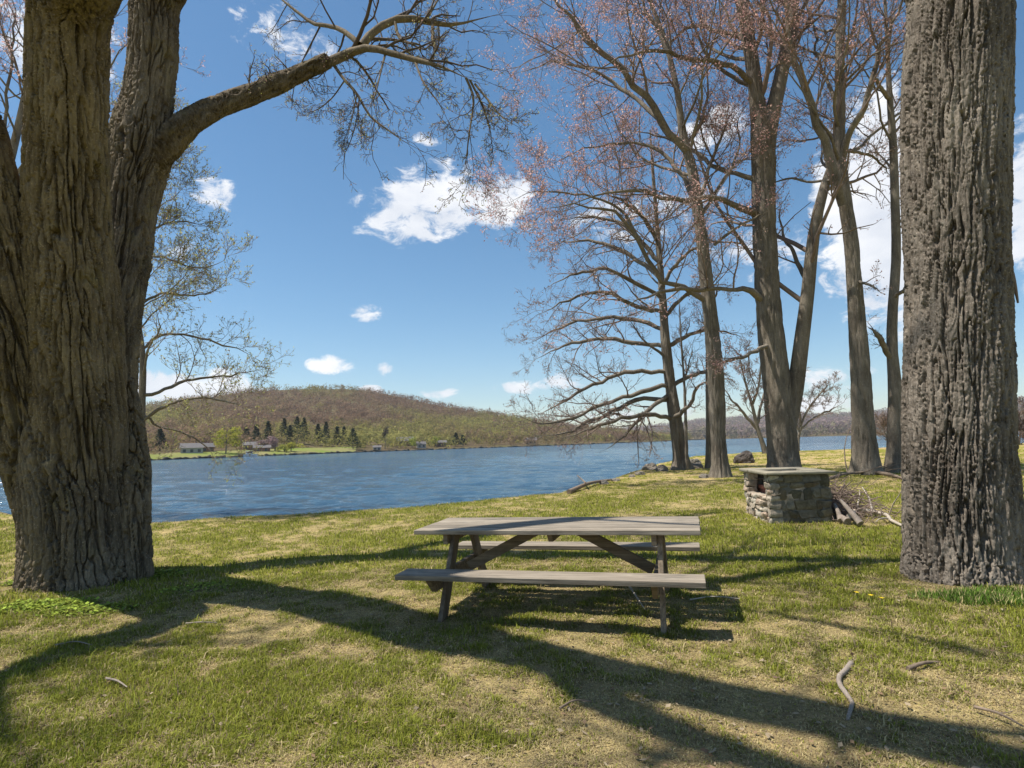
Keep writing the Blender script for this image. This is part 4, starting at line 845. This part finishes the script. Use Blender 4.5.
mb.box((GW / 2, .16, GH + .028), (GW + 2 * ov, .46, .042), bev=.2, col=(1, 1, 1)); mb.box((GW / 2, GD - .18, GH + .030), (GW + 2 * ov, .46, .05), bev=.2, col=(1, 1, 1)); mb.box((GW - .02, GD / 2, GH + .026), (.26, GD - .78, .05), bev=.2, col=(1, 1, 1)); mb.box((.04, GD / 2, GH + .026), (.18, GD - .78, .05), bev=.2, col=(1, 1, 1))
mb.build('slab_top', M_slab, bq)

# ------------------------------------------------------------------ brush pile, logs, sticks
M_pale = plain('bare_dead_wood', (.42, .36, .29), .85, .3, 14, .2, .5)
M_stick = plain('brown_stick', (.20, .15, .11), .9, .35, 14, .2, .5)
M_root = bark('root_bark', (.12, .09, .07), (.25, .2, .16), (.42, .36, .3), 2.5, .8, .01)
def stick(name, pts, r, mat, label, group=None, px=True, lift=.0, cat='stick', sides=7, forks=0):
    P = []
    for p in pts:
        if px: g_ = gp(p[0], p[1]); P.append([g_[0], g_[1], h1(g_[0], g_[1]) + (p[2] if len(p) > 2 else 0) + lift])
        else: P.append(p)
    P = cr(P, 14); base = P[0].copy(); Rr_ = r * (1 - .55 * np.linspace(0, 1, 14)) * (1 + .25 * (fbm(P * 9, 3, 2) - .5)); mb = MB(); mb.tubes(P, Rr_, sides, cap=True)
    if forks: a, b = spawn(P[None], Rr_[None], forks, (25, 55), .35, 5, .02, .15, .55, .3, .9, .002); mb.tubes(a, b, 5)
    o = mb.build(name, mat, None, base); tag(o, label, cat, group); return o
pc = gp(850, 516); mb = MB()
n = 460; c0 = np.stack([pc[0] + rng.normal(0, .24, n) - .18, pc[1] + .35 + rng.normal(0, .42, n), np.zeros(n)], -1)
r_ = np.hypot((c0[:, 0] - pc[0]) / .55, (c0[:, 1] - pc[1] - .35) / .7); hz = np.clip(.46 * np.exp(-r_ ** 2 / 1.4), .02, 1) * rng.uniform(.1, 1.1, n)
c0[:, 2] = [h1(x, y) for x, y in c0[:, :2]]; c0[:, 2] += hz
d = rng.normal(size=(n, 3)) * np.array([1, .8, .38]); d /= np.linalg.norm(d, axis=1, keepdims=True); L = rng.uniform(.12, .5, n)[:, None]
K = 5; tt = np.linspace(-1, 1, K); P = c0[:, None] + d[:, None] * L[:, None] * tt[None, :, None] + rng.normal(size=(n, K, 3)) * .025; P[..., 2] = np.maximum(P[..., 2], .09)
mb.tubes(P, np.maximum(.004, rng.uniform(.003, .010, (n, 1)) * np.linspace(1, .5, K)), 4)
o = mb.build('brush_pile', M_barkT, None, (pc[0], pc[1], h1(pc[0], pc[1]))); tag(o, 'heap of twigs and brush piled against the barbecue', 'brush pile', kind='stuff')
def lg(a, b, r, label): 
    return stick('log', [a, [(a[k] + b[k]) / 2 + rng.normal() * .015 for k in range(3)], b], r, M_root, label, 'logs in the brush pile', px=False, cat='log', sides=10)
def W3(px, py, dz, dy=0): g_ = gp(px, py); return [g_[0], g_[1] + dy, h1(g_[0], g_[1]) + dz]
lg(W3(861, 527, .05), W3(852, 526, .36, .25), .05, 'pale split log leaning upright at the front of the brush pile')
lg(W3(848, 525, .05), W3(858, 527, .1, .5), .055, 'short brown log lying end-on at the foot of the brush pile')
lg(W3(841, 524, .05), W3(850, 524, .26, .4), .045, 'dark log wedged between barbecue and brush pile')
stick('fallen_branch', [(850, 524, .12), (868, 517, .10), (880, 518, .08), (892, 524, .05), (905, 529, .03)], .042, M_pale, 'pale bare branch running from brush pile towards the right trunk', cat='branch', forks=3)
stick('fallen_branch', [(873, 518, .08), (870, 512, .25), (864, 508, .38)], .022, M_pale, 'short pale branch sticking up out of the brush pile', cat='branch')
stick('fallen_branch', [(828, 480, .03), (850, 476, .08), (880, 474, .06), (900, 478, .03)], .05, M_stick, 'dark branch lying on lawn behind the brush pile', cat='branch', forks=5)
stick('fallen_branch', [(872, 474, .06), (890, 477, .07), (905, 481, .05)], .07, M_stick, 'dark log lying between the crooked tree and right trunk', cat='log')
# foreground bits
stick('surface_root', [(856, 655, -.07), (853, 662, .0), (847, 672, .015), (839, 683, .025), (843, 694, .025), (852, 703, .01), (849, 716, .01), (846, 724, -.03)], .02, M_root, 'pale exposed root snaking through the foreground grass', cat='root', sides=9)
G1 = 'twigs on the grass'
stick('twig', [(106, 683, .03), (116, 686, .035), (127, 692, .03)], .008, M_root, 'short pale twig in the grass at lower left', G1)
stick('twig', [(186, 627, .03), (200, 627, .04), (217, 626, .03)], .007, M_root, 'twig at the edge of the shadow below the left tree', G1, forks=2)
stick('twig', [(55, 649, .03), (72, 647, .04), (92, 649, .03)], .006, M_root, 'thin twig lying inside the left shadow', G1)
stick('twig', [(629, 596, .1), (637, 604, .06), (645, 613, .03)], .010, M_pale, 'pale twig poking up in the shade under the picnic table', G1)
stick('twig', [(908, 672, .02), (925, 668, .03), (942, 664, .01)], .014, M_stick, 'flat bark chip in the grass right of the root', G1)
stick('twig', [(975, 713, .03), (1000, 722, .04), (1024, 733, .03)], .008, M_stick, 'long thin twig in the lower right grass', G1, forks=2)
stick('twig', [(690, 602, .02), (715, 600, .03), (740, 601, .02)], .007, M_pale, 'thin twig beside the right end of the table shadow', G1)
stick('twig', [(560, 714, .03), (575, 708, .04), (592, 707, .03)], .007, M_stick, 'small brown twig in the shade at the bottom centre', G1)
stick('driftwood', [(569, 494, .06), (590, 487, .12), (612, 481, .05)], .07, M_stick, 'dark driftwood log lying along the waterline', cat='log')
stick('driftwood', [(586, 490, .2), (578, 484, .5), (570, 478, .9)], .03, M_stick, 'thin branch rising from the driftwood log', cat='branch', forks=4)
# shore stones and boulder
M_rock = plain('shore_rock', (.20, .175, .145), .9, .35, 3, .2, .7, .05)
RK = [(604, 484, .5, .2), (616, 481, .45, .16), (640, 475, .6, .25), (650, 470, 1.1, .5), (662, 471, .8, .4), (674, 470, .5, .25), (697, 468, 1.0, .35), (704, 478, .55, .25), (712, 477, .5, .22), (694, 465, 1.1, .5), (632, 477, .4, .18)]
RN = ['flat grey stone beside the driftwood log end', 'low stone just right of the driftwood', 'rounded stone halfway along the waterline', 'largest pale stone left of the drooping oak', 'squat stone at the left foot of the drooping oak', 'small stone touching the drooping oak roots', 'flat stone between the oak and slender maple', 'small stone at the left foot of the slender maple', 'grey stone against the slender maple roots', 'dark mound of rock beside the thin dark stem', 'smallest stone on the grassy shoreline']
def rock(name, g_, w, h_, label, mat, group=None):
    n = 40; th, ph = np.meshgrid(np.linspace(0, 2 * math.pi, n, endpoint=False), np.linspace(.02, math.pi - .02, 24)); V = np.stack([np.sin(ph) * np.cos(th), np.sin(ph) * np.sin(th), np.cos(ph)], -1).reshape(-1, 3)
    V = V * (1 + .8 * (fbm(V * 1.3 + rng.uniform(0, 90, 3), 3, 5) - .5))[:, None]; V = V * (1 + .12 * worley(V * 2.1 + 7, 5)[2][:, None]); V = V * np.array([w / 2, w / 2.4, h_])
    mb = MB(); mb.add(V, ring_quads(24, n)[:, ::-1]); o = mb.build(name, mat, smooth=False); o.location = (g_[0], g_[1], h1(g_[0], g_[1]) + h_ * .15); tag(o, label, 'rock', group); return o
for (x, y, w, h_), l in zip(RK, RN): rock('shore_stone', gp(x, y), w * .6, h_ * .5, l, M_rock, 'stones along the shore')
rock('boulder', gp(745, 463), 1.0, .45, 'dark domed boulder on the bank left of the forked maple', plain('dark_boulder', (.085, .07, .06), .9, .4, 2.5, .2, .7, .06))

# ------------------------------------------------------------------ grass
def blades(n, rmin, rmax, amax, hgt, wid, power, seed, tall=0):
    r = rmin * (rmax / rmin) ** rng.random(n) if power is None else (rmin ** power + (rmax ** power - rmin ** power) * rng.random(n)) ** (1 / power)
    a = np.radians(rng.uniform(-amax, amax, n)); X = r * np.sin(a); Y = r * np.cos(a); ok = (sdist(X, Y) > .05 + .6 * rng.random(n)) & (H(X, Y) > ZW + .3)
    X, Y, r = X[ok], Y[ok], r[ok]; n = len(X)
    kb = rng.random(n) > .5 * bare(X, Y); X, Y, r = X[kb], Y[kb], r[kb]; n = len(X)
    d = dry(X, Y); k = vn2(X, Y, 5, 91, 2)
    h_ = hgt * rng.uniform(.5, 1.3, n) * (1.35 - .95 * d) * (.55 + 1.0 * k); ph = rng.uniform(0, 2 * math.pi, n); ln = rng.uniform(.1, 1.1, n) + d * .9
    w = wid * rng.uniform(.6, 1.3, n) * (r / rmin) ** .35
    dr = np.stack([np.cos(ph), np.sin(ph), np.zeros(n)], -1); sd = np.stack([-np.sin(ph), np.cos(ph), np.zeros(n)], -1)
    B = np.stack([X, Y, H(X, Y) - .004], -1); m1 = B + dr * (h_ * .3 * ln)[:, None] + np.array([0, 0, 1]) * (h_ * .62)[:, None]; t1 = B + dr * (h_ * .95 * ln)[:, None] + np.array([0, 0, 1]) * (h_ * np.clip(1.0 - .3 * ln, .3, 1))[:, None]
    V = np.stack([B - sd * w[:, None] / 2, B + sd * w[:, None] / 2, m1 + sd * w[:, None] * .4, m1 - sd * w[:, None] * .4, t1], 1).reshape(-1, 3)
    i = np.arange(n) * 5; q = np.stack([i, i + 1, i + 2, i + 3], -1); t_ = np.stack([i + 3, i + 2, i + 4], -1)
    mx_ = rng.random((n, 1)) * .6 + .5 * vn2(X, Y, 3.1, 63, 3)[:, None]; g_ = GREEN * 1.05 * (1 - mx_) + LIME * 1.1 * mx_; s_ = STRAW * rng.uniform(.6, 1.15, (n, 1))
    isd = (rng.random(n) < np.clip(d * .95 + .08, 0, .9))[:, None]; c = np.where(isd, s_, g_) * rng.uniform(.65, 1.25, (n, 1)); c = np.where(rng.random((n, 1)) < .10 + .1 * d[:, None], DIRT * rng.uniform(.7, 1.6, (n, 1)), c)
    return V, q, t_, np.repeat(c, 5, 0)
mb = MB()
for args in ((600000, 2.1, 7.5, 50, .032, .0038, 1.0, 1), (5000, 2.1, 9, 50, .06, .006, 1.0, 4), (240000, 6.5, 20, 48, .040, .008, 1.0, 2), (60000, 18, 46, 46, .045, .022, 1.0, 3)):
    V, q, t_, c = blades(*args); mb.add(V, q, t_, c)
o = mb.build('grass', M_grass); tag(o, 'short patchy spring grass with dry straw between the blades', 'grass', kind='stuff')
# leafy ground cover at the foot of the left tree, rank grass at the right tree
def clump(c, rx, ry, n, hgt, wid, g1, g2):
    a = rng.uniform(0, 2 * math.pi, n); r = np.sqrt(rng.random(n)); X = c[0] + np.cos(a) * r * rx; Y = c[1] + np.sin(a) * r * ry; Z = H(X, Y) + hgt * rng.random(n) * (1 - r * .7)
    ph = rng.uniform(0, 6.28, n); d = np.stack([np.cos(ph), np.sin(ph), rng.uniform(-.2, .6, n)], -1); s_ = np.cross(d, [0, 0, 1.]); s_ /= np.linalg.norm(s_, axis=1, keepdims=True); P = np.stack([X, Y, Z], -1); L = wid * rng.uniform(.6, 1.4, (n, 1))
    V = np.stack([P, P + d * L * .5 + s_ * L * .4, P + d * L, P + d * L * .5 - s_ * L * .4], 1).reshape(-1, 3); cc = np.array(g1) * (1 - rng.random((n, 1))) + np.array(g2) * rng.random((n, 1)); return V, np.arange(n * 4).reshape(-1, 4), np.repeat(cc, 4, 0)
mb = MB()
for (px, py, rx, ry, n) in ((45, 607, .55, .25, 1500), (25, 583, .25, .15, 500), (165, 575, .35, .2, 700), (85, 612, .5, .2, 900), (200, 590, .5, .25, 500)):
    V, q, c = clump(gp(px, py), rx, ry, n, .07, .035, (.14, .22, .03), (.30, .34, .05)); mb.add(V, q, None, c)
o = mb.build('ground_cover', M_grass); tag(o, 'low leafy weeds around the foot of the left tree', 'ground cover', kind='stuff')
mb = MB()
for (px, py, rx, ry, n, hh_) in ((1000, 600, .42, .22, 2200, .08), (945, 597, .3, .08, 500, .07)):
    g_ = gp(px, py); a = rng.uniform(0, 6.28, n); r = np.sqrt(rng.random(n)); X = g_[0] + np.cos(a) * r * rx; Y = g_[1] + np.sin(a) * r * ry; B = np.stack([X, Y, H(X, Y)], -1); ph = rng.uniform(0, 6.28, n); hh = hh_ * rng.uniform(.4, 1.2, n)
    dr = np.stack([np.cos(ph), np.sin(ph), 0 * ph], -1); sd = np.stack([-np.sin(ph), np.cos(ph), 0 * ph], -1) * .003; m1 = B + dr * .02 + np.array([0, 0, .6]) * hh[:, None]; t1 = B + dr * (.5 * hh)[:, None] + np.array([0, 0, .95]) * hh[:, None]
    V = np.stack([B - sd, B + sd, m1 + sd, m1 - sd, t1], 1).reshape(-1, 3); i = np.arange(n) * 5; mb.add(V, np.stack([i, i + 1, i + 2, i + 3], -1), np.stack([i + 3, i + 2, i + 4], -1), np.repeat(np.where(rng.random((n, 1)) < .2, STRAW, np.array([.12, .20, .03])) * rng.uniform(.6, 1.5, (n, 1)), 5, 0))
o = mb.build('tall_grass', M_grass); tag(o, 'rank green grass at the foot of the right trunk and barbecue', 'grass', kind='stuff')
# dead leaves and bark crumbs
n = 2600; r = 2.1 * (14 / 2.1) ** rng.random(n); a = np.radians(rng.uniform(-46, 46, n)); X = r * np.sin(a); Y = r * np.cos(a); ok = sdist(X, Y) > 1.5; X, Y = X[ok], Y[ok]; n = len(X)
P = np.stack([X, Y, H(X, Y) + rng.uniform(.01, .035, n)], -1); d = rng.normal(size=(n, 3)) * [1, 1, .3]; d /= np.linalg.norm(d, axis=1, keepdims=True); s_ = np.cross(d, [0, 0, 1.]) + rng.normal(size=(n, 3)) * .3; s_ /= np.linalg.norm(s_, axis=1, keepdims=True); L = rng.uniform(.006, .022, (n, 1))
V = np.stack([P - d * L, P + s_ * L * .6, P + d * L, P - s_ * L * .6], 1).reshape(-1, 3); cc = np.array([(.30, .20, .12), (.42, .33, .22), (.18, .12, .08), (.36, .29, .2)])[rng.integers(0, 4, n)]
mb = MB(); mb.add(V, np.arange(n * 4).reshape(-1, 4), None, np.repeat(cc, 4, 0)); o = mb.build('dead_leaves', M_grass); tag(o, 'scattered dry leaves and bark crumbs in the grass', 'leaf litter', kind='stuff')
# dandelions
M_pet = plain('dandelion_yellow', (.72, .50, .02), .7, .1, 30); M_stem = plain('dandelion_stem', (.16, .22, .05), .7, .1, 20)
for (px, py, l) in ((882, 606, 'brighter yellow dandelion nearest the right trunk'), (871, 603, 'yellow dandelion just left of the brightest one'), (857, 600, 'small dandelion furthest left of the three near the right trunk')):
    g_ = gp(px, py); z = h1(g_[0], g_[1]); e = empty('dandelion', (g_[0], g_[1], z)); tag(e, l, 'dandelion', 'dandelions in the lawn')
    mb = MB(); mb.tubes(np.array([[0, 0, -.01], [.004, 0, .06]]), np.array([.003, .0025]), 6); mb.build('stem', M_stem, e)
    mb = MB()
    for q in range(28):
        a = q * 2.4; rr_ = .004 + .019 * q / 28; cdir = np.array([math.cos(a), math.sin(a), .35]); sdv = np.array([-math.sin(a), math.cos(a), 0]) * .0035; b0 = np.array([.004, 0, .06]); mb.add([b0 - sdv * .5, b0 + sdv * .5, b0 + cdir * rr_ + sdv, b0 + cdir * rr_ - sdv], [(0, 1, 2, 3)])
    mb.build('flower_head', M_pet, e)

# ------------------------------------------------------------------ far shore
def farpt(px, dd=0):
    a = pxaz(px); d0 = np.interp(a, d0a, d0L); d = d0 + dd; return np.array([d * math.sin(a), d * math.cos(a), float(hillz(HL, np.array([a]), np.array([d]), d0L)[0])])
# lawn strips on the far shore
aa = np.linspace(pxaz(125), pxaz(356), 60); D0 = np.interp(aa, d0a, d0L); rows = []
for dd in np.linspace(1.0, 34, 12):
    D = D0 + dd; rows.append(np.stack([D * np.sin(aa), D * np.cos(aa), hillz(HL, aa, D, d0L) + .35], -1))
Vv = np.stack(rows); n = 60; i, j = np.meshgrid(np.arange(11), np.arange(n - 1), indexing='ij'); q = np.stack([i * n + j, i * n + j + 1, (i + 1) * n + j + 1, (i + 1) * n + j], -1).reshape(-1, 4)
t = NT('far_lawn_mat'); t.b.inputs; M_fl = t.base(t.ramp(t.noise(t.co(), .06, 4, .6), [(.35, (.22, .19, .09)), (.55, (.17, .19, .05)), (.7, (.14, .20, .035))]), .95, .05)
o = MB().add(Vv.reshape(-1, 3), q).build('far_lawn', M_fl); tag(o, 'green waterside lawns of the far shore', 'lawn', kind='structure')
# stone and timber edge of the far bank
mb = MB(); aa = np.linspace(pxaz(60), pxaz(640), 300); D = np.interp(aa, d0a, d0L) + .6; P = np.stack([D * np.sin(aa), D * np.cos(aa), np.full(300, ZW + .15)], -1); P += rng.normal(size=P.shape) * .25
mb.tubes(P, np.full(300, .55) * rng.uniform(.6, 1.3, 300), 6); o = mb.build('bank_edge', plain('bank_dark', (.07, .06, .045), .95, .3, .5)); tag(o, 'dark muddy bank line of the far shore', 'bank', kind='structure')
def conifer(px, dd, h_, w, label, group='conifers across the lake', col=(.035, .048, .026)):
    h_ *= .8; w *= 1.25
    p = farpt(px, dd); e = empty('pine_tree', p); tag(e, label, 'tree', group)
    mb = MB(); mb.tubes(np.array([[0, 0, -.5], [0, 0, h_]]), np.array([.28, .05]), 6); mb.build('trunk', M_barkF, e)
    n = 700; z = rng.random(n) ** .8; a = rng.uniform(0, 6.28, n); r = (w / 2) * (1 - z) * rng.uniform(.35, 1.1, n) + .15; P = np.stack([np.cos(a) * r, np.sin(a) * r, h_ * (.1 + .9 * z)], -1)
    V = (P[:, None] + rng.normal(size=(n, 3, 3)) * [.45, .45, .22]).reshape(-1, 3); mb = MB(); mb.add(V, None, np.arange(n * 3).reshape(-1, 3), np.repeat(np.array(col) * rng.uniform(.6, 1.5, (n, 1)), 3, 0)); mb.build('crown', M_crown, e)
CF = [(256, 45, 15, 6, 'dark pine nearest behind the yellow willow'), (268, 48, 17, 6, 'second pine right of the yellow willow'), (284, 60, 18, 7, 'pine behind the pink blossom trees'), (290, 52, 14, 5, 'shorter pine beside the blossom trees'), (297, 70, 19, 8, 'tallest pine in the middle of the dark stand'), (304, 62, 19, 7, 'pine right of the tallest in the dark stand'),
      (318, 55, 15, 6, 'lone pine between the two dark stands'), (326, 48, 17, 6.5, 'pine at the left of the right hand stand'), (337, 40, 14, 5, 'narrow pine above the green waterside lawn'), (344, 60, 13, 5, 'small pine behind the broad spruce'), (353, 14, 14, 8.5, 'broad dark spruce standing alone at the water'), (456, 16, 11, 6, 'dark pine on the bank far right of the spruce'), (463, 20, 9, 5, 'small dark pine beside the bank pine'), (232, 70, 12, 6, 'pine rising behind the yellow willow'), (246, 75, 12, 7, 'dark pine up the slope over the willow'), (160, 60, 12, 6, 'pine glimpsed through the young tree twigs')]
for c_ in CF: conifer(*c_)
def leafy(name, px, dd, h_, w, col, label, group, nc=420, cs=.4, z0=.25):
    p = farpt(px, dd); e = empty(name, p); tag(e, label, 'tree', group); mb = MB(); P = np.array([[0, 0, -.4], [.1, 0, h_ * .3], [0, .1, h_ * .6], [0, 0, h_ * .85]]); mb.tubes(P, np.array([.3, .22, .14, .04]), 6)
    a, b = spawn(P[None], np.array([[.3, .22, .14, .05]]), 9, (30, 60), .55, 5, .05, .1, .6, .3, 1); mb.tubes(a, b, 4); mb.build('trunk', M_barkF, e)
    m = MB(); cc = np.array([[rng.normal() * w * .22, rng.normal() * w * .22, h_ * (z0 + .35 + .25 * rng.normal() * .6)] for _ in range(9)]); blobs(m, cc, np.full(9, w * .27), np.full(9, h_ * .22), nc // 9, cs, np.array(col) * rng.uniform(.8, 1.2, (9, 1)))
    m.build('crown', M_crown, e)
leafy('willow_tree', 226, 12, 11.5, 11, (.36, .34, .06), 'round yellow green willow on the far lawn', 'leafing trees across the lake', 1500)
leafy('flowering_tree', 264, 22, 6, 5, (.33, .24, .22), 'pale blossom tree behind the white boat', 'leafing trees across the lake')
leafy('flowering_tree', 275, 18, 8, 7, (.36, .25, .25), 'pinkish lilac blossom tree right of the white boat', 'leafing trees across the lake', 700)
leafy('bright_shrub', 291, 12, 5, 7, (.36, .34, .06), 'low yellow green tree below the dark pines', 'leafing trees across the lake', 600)
leafy('bright_shrub', 284, 10, 4, 5, (.33, .33, .07), 'small lime bush beside the blossom tree', 'leafing trees across the lake', 400)
leafy('bright_shrub', 412, 14, 6, 7, (.30, .33, .07), 'pale green tree on the bank beside the cottages', 'leafing trees across the lake', 500)
leafy('bright_shrub', 436, 20, 7, 8, (.28, .31, .06), 'lime green tree above the right hand cottages', 'leafing trees across the lake', 500)
leafy('bare_tree', 385, 12, 11, 4, (.08, .065, .05), 'tall dark leaning tree on the far bank', 'leafing trees across the lake', 400, .35, .45)
M_hw = plain('house_siding', (.36, .34, .31), .8, .1, 1); M_hr = plain('house_roof', (.13, .12, .12), .85, .2, 1.5); M_hb = plain('brown_siding', (.23, .13, .10), .85, .2, 1); M_win = NT('dark_window').base((.03, .04, .05), .15, .5); M_wh = plain('white_paint', (.8, .8, .8), .5, .04, 2)
def house(px, dd, w, dp, h_, rf, mw, label, yaw=0):
    p = farpt(px, dd); e = empty('house', p, -pxaz(px) + yaw); tag(e, label, 'house', 'houses on the far shore')
    mb = MB(); mb.box((0, 0, h_ / 2 - .5), (w, dp, h_ + 1), bev=.01, col=(1, 1, 1)); mb.build('wall', mw, e, smooth=False)
    v = [(-w / 2 - .4, -dp / 2 - .4, h_), (w / 2 + .4, -dp / 2 - .4, h_), (w / 2 + .4, dp / 2 + .4, h_), (-w / 2 - .4, dp / 2 + .4, h_), (-w / 2 - .4, 0, h_ + rf), (w / 2 + .4, 0, h_ + rf)]
    MB().add(v, [(0, 1, 5, 4), (2, 3, 4, 5), (3, 2, 1, 0)], [(0, 4, 3), (1, 2, 5)]).build('roof', M_hr, e, smooth=False)
    nw = max(2, int(w / 2.6))
    for q in range(nw): MB().box((-w / 2 + (q + .5) * w / nw, -dp / 2 - .02, h_ * .52), (1.1, .08, 1.2), bev=.05, col=(1, 1, 1)).build('window', M_win, e, smooth=False)
    MB().box((w * .2, .6, h_ + rf * .9), (.7, .7, 1.6), bev=.05, col=(1, 1, 1)).build('chimney', M_hb, e, smooth=False)
house(192, 26, 8, 6, 2.4, 2.0, M_hw, 'grey roofed cottage left of the yellow willow'); house(206, 34, 5, 5, 2.2, 1.8, M_hb, 'smaller brown cottage right beside the grey roofed one', .3)
house(262, 20, 7, 5, 1.9, 1.3, M_hb, 'low brown cottage behind the white boat'); house(250, 34, 6, 5, 2.5, 1.6, M_hb, 'brown cottage half hidden right of the willow')
house(377, 5, 4, 3.5, 1.9, 1.0, M_hw, 'small pale boathouse at the water right of the spruce'); house(421, 12, 5, 4, 2.2, 1.6, M_hw, 'bright little cottage at the water below the lime trees', .2); house(440, 22, 8, 5, 2.4, 1.6, M_hb, 'brown cottage on the bank in the bare trees'); house(405, 40, 10, 7, 3, 2.5, M_hb, 'larger brown house up the slope left of the lime trees', .2)
house(531, 18, 8, 6, 3, 2, plain('tan_siding', (.5, .38, .26), .8, .1, 1), 'tan house seen through the drooping oak twigs')
# moored white boat
p = farpt(251, -4); p[2] = ZW; e = empty('motor_boat', p, -pxaz(251)); tag(e, 'white covered motor boat moored at the far lawn', 'boat')
L = 5.6; mb = MB(); K = 12; V = []
for q in range(K):
    x = -L / 2 + L * q / (K - 1); w = 1.25 * (1 - max(0, (q / (K - 1) - .55) / .45) ** 2 * .95); V += [(x, -w, 1.0), (x, -w * .7, -.2), (x, w * .7, -.2), (x, w, 1.0)]
Qs = [(4 * q + r, 4 * q + (r + 1) % 4, 4 * q + 4 + (r + 1) % 4, 4 * q + 4 + r) for q in range(K - 1) for r in range(4)]; mb.add(V, Qs + [(3, 2, 1, 0)]); mb.build('hull', M_wh, e, smooth=False)
mb = MB(); mb.box((-.6, 0, 1.55), (2.6, 1.9, 1.1), bev=.25, col=(1, 1, 1)); mb.build('cabin', M_wh, e, smooth=False); mb = MB(); mb.box((-.6, 0, 2.3), (3.4, 2.2, .14), bev=.2, col=(1, 1, 1)); mb.build('canopy', M_wh, e, smooth=False); mb = MB(); mb.box((-.55, -.96, 1.65), (2.0, .05, .5), bev=.1, col=(1, 1, 1)); mb.build('window', M_win, e, smooth=False)
# far docks
for px, l in ((213, 'dark timber dock on the far lawn shore left of the boat'), (300, 'thin dark dock right of the white boat')):
    p = farpt(px, -3); p[2] = ZW; e = empty('dock', p, -pxaz(px)); tag(e, l, 'dock', 'docks on the far shore'); MB().box((0, 0, .55), (9, 2, .25), bev=.1, col=(1, 1, 1)).build('deck', M_stick, e, smooth=False)
    for q in (-4, -1.3, 1.3, 4): MB().box((q, -.95, .1), (.22, .2, 1.6), bev=.1, col=(1, 1, 1)).build('post', M_stick, e, smooth=False)
# near white dock at the left edge
p = on_z(-10, 487, ZW); e = empty('dock', (p[0], p[1], ZW)); tag(e, 'white railed float on the water left of the big left trunk', 'dock')
MB().box((0, 0, .22), (3.6, 1.2, .16), bev=.1, col=(1, 1, 1)).build('deck', M_wh, e, smooth=False)
for q in (-1.6, 1.6): MB().tubes(np.array([[q, 0, -.6], [q, 0, .5]]), np.array([.05, .05]), 8, cap=True).build('post', M_rust, e)
S.render.film_transparent = False
# ------------------------------------------------------------------ the air
hz = bpy.data.materials.new('air'); hz.use_nodes = True; n_ = hz.node_tree.nodes; n_.clear(); ho = n_.new('ShaderNodeOutputMaterial'); hv = n_.new('ShaderNodeVolumePrincipled'); hz.node_tree.links.new(hv.outputs[0], ho.inputs['Volume'])
hv.inputs['Color'].default_value = (.86, .92, 1, 1); hv.inputs['Density'].default_value = .00010; hv.inputs['Anisotropy'].default_value = .2
mb = MB(); hx = 2800.; v = [(x, y, z) for z in (-5.5, 270) for x, y in ((-hx, -hx), (hx, -hx), (hx, hx), (-hx, hx))]
mb.add(v, [(3, 2, 1, 0), (4, 5, 6, 7), (0, 1, 5, 4), (1, 2, 6, 5), (2, 3, 7, 6), (3, 0, 4, 7)]); o = mb.build('haze', hz, smooth=False); tag(o, 'thin summer air softening the far hills', 'haze', kind='stuff')
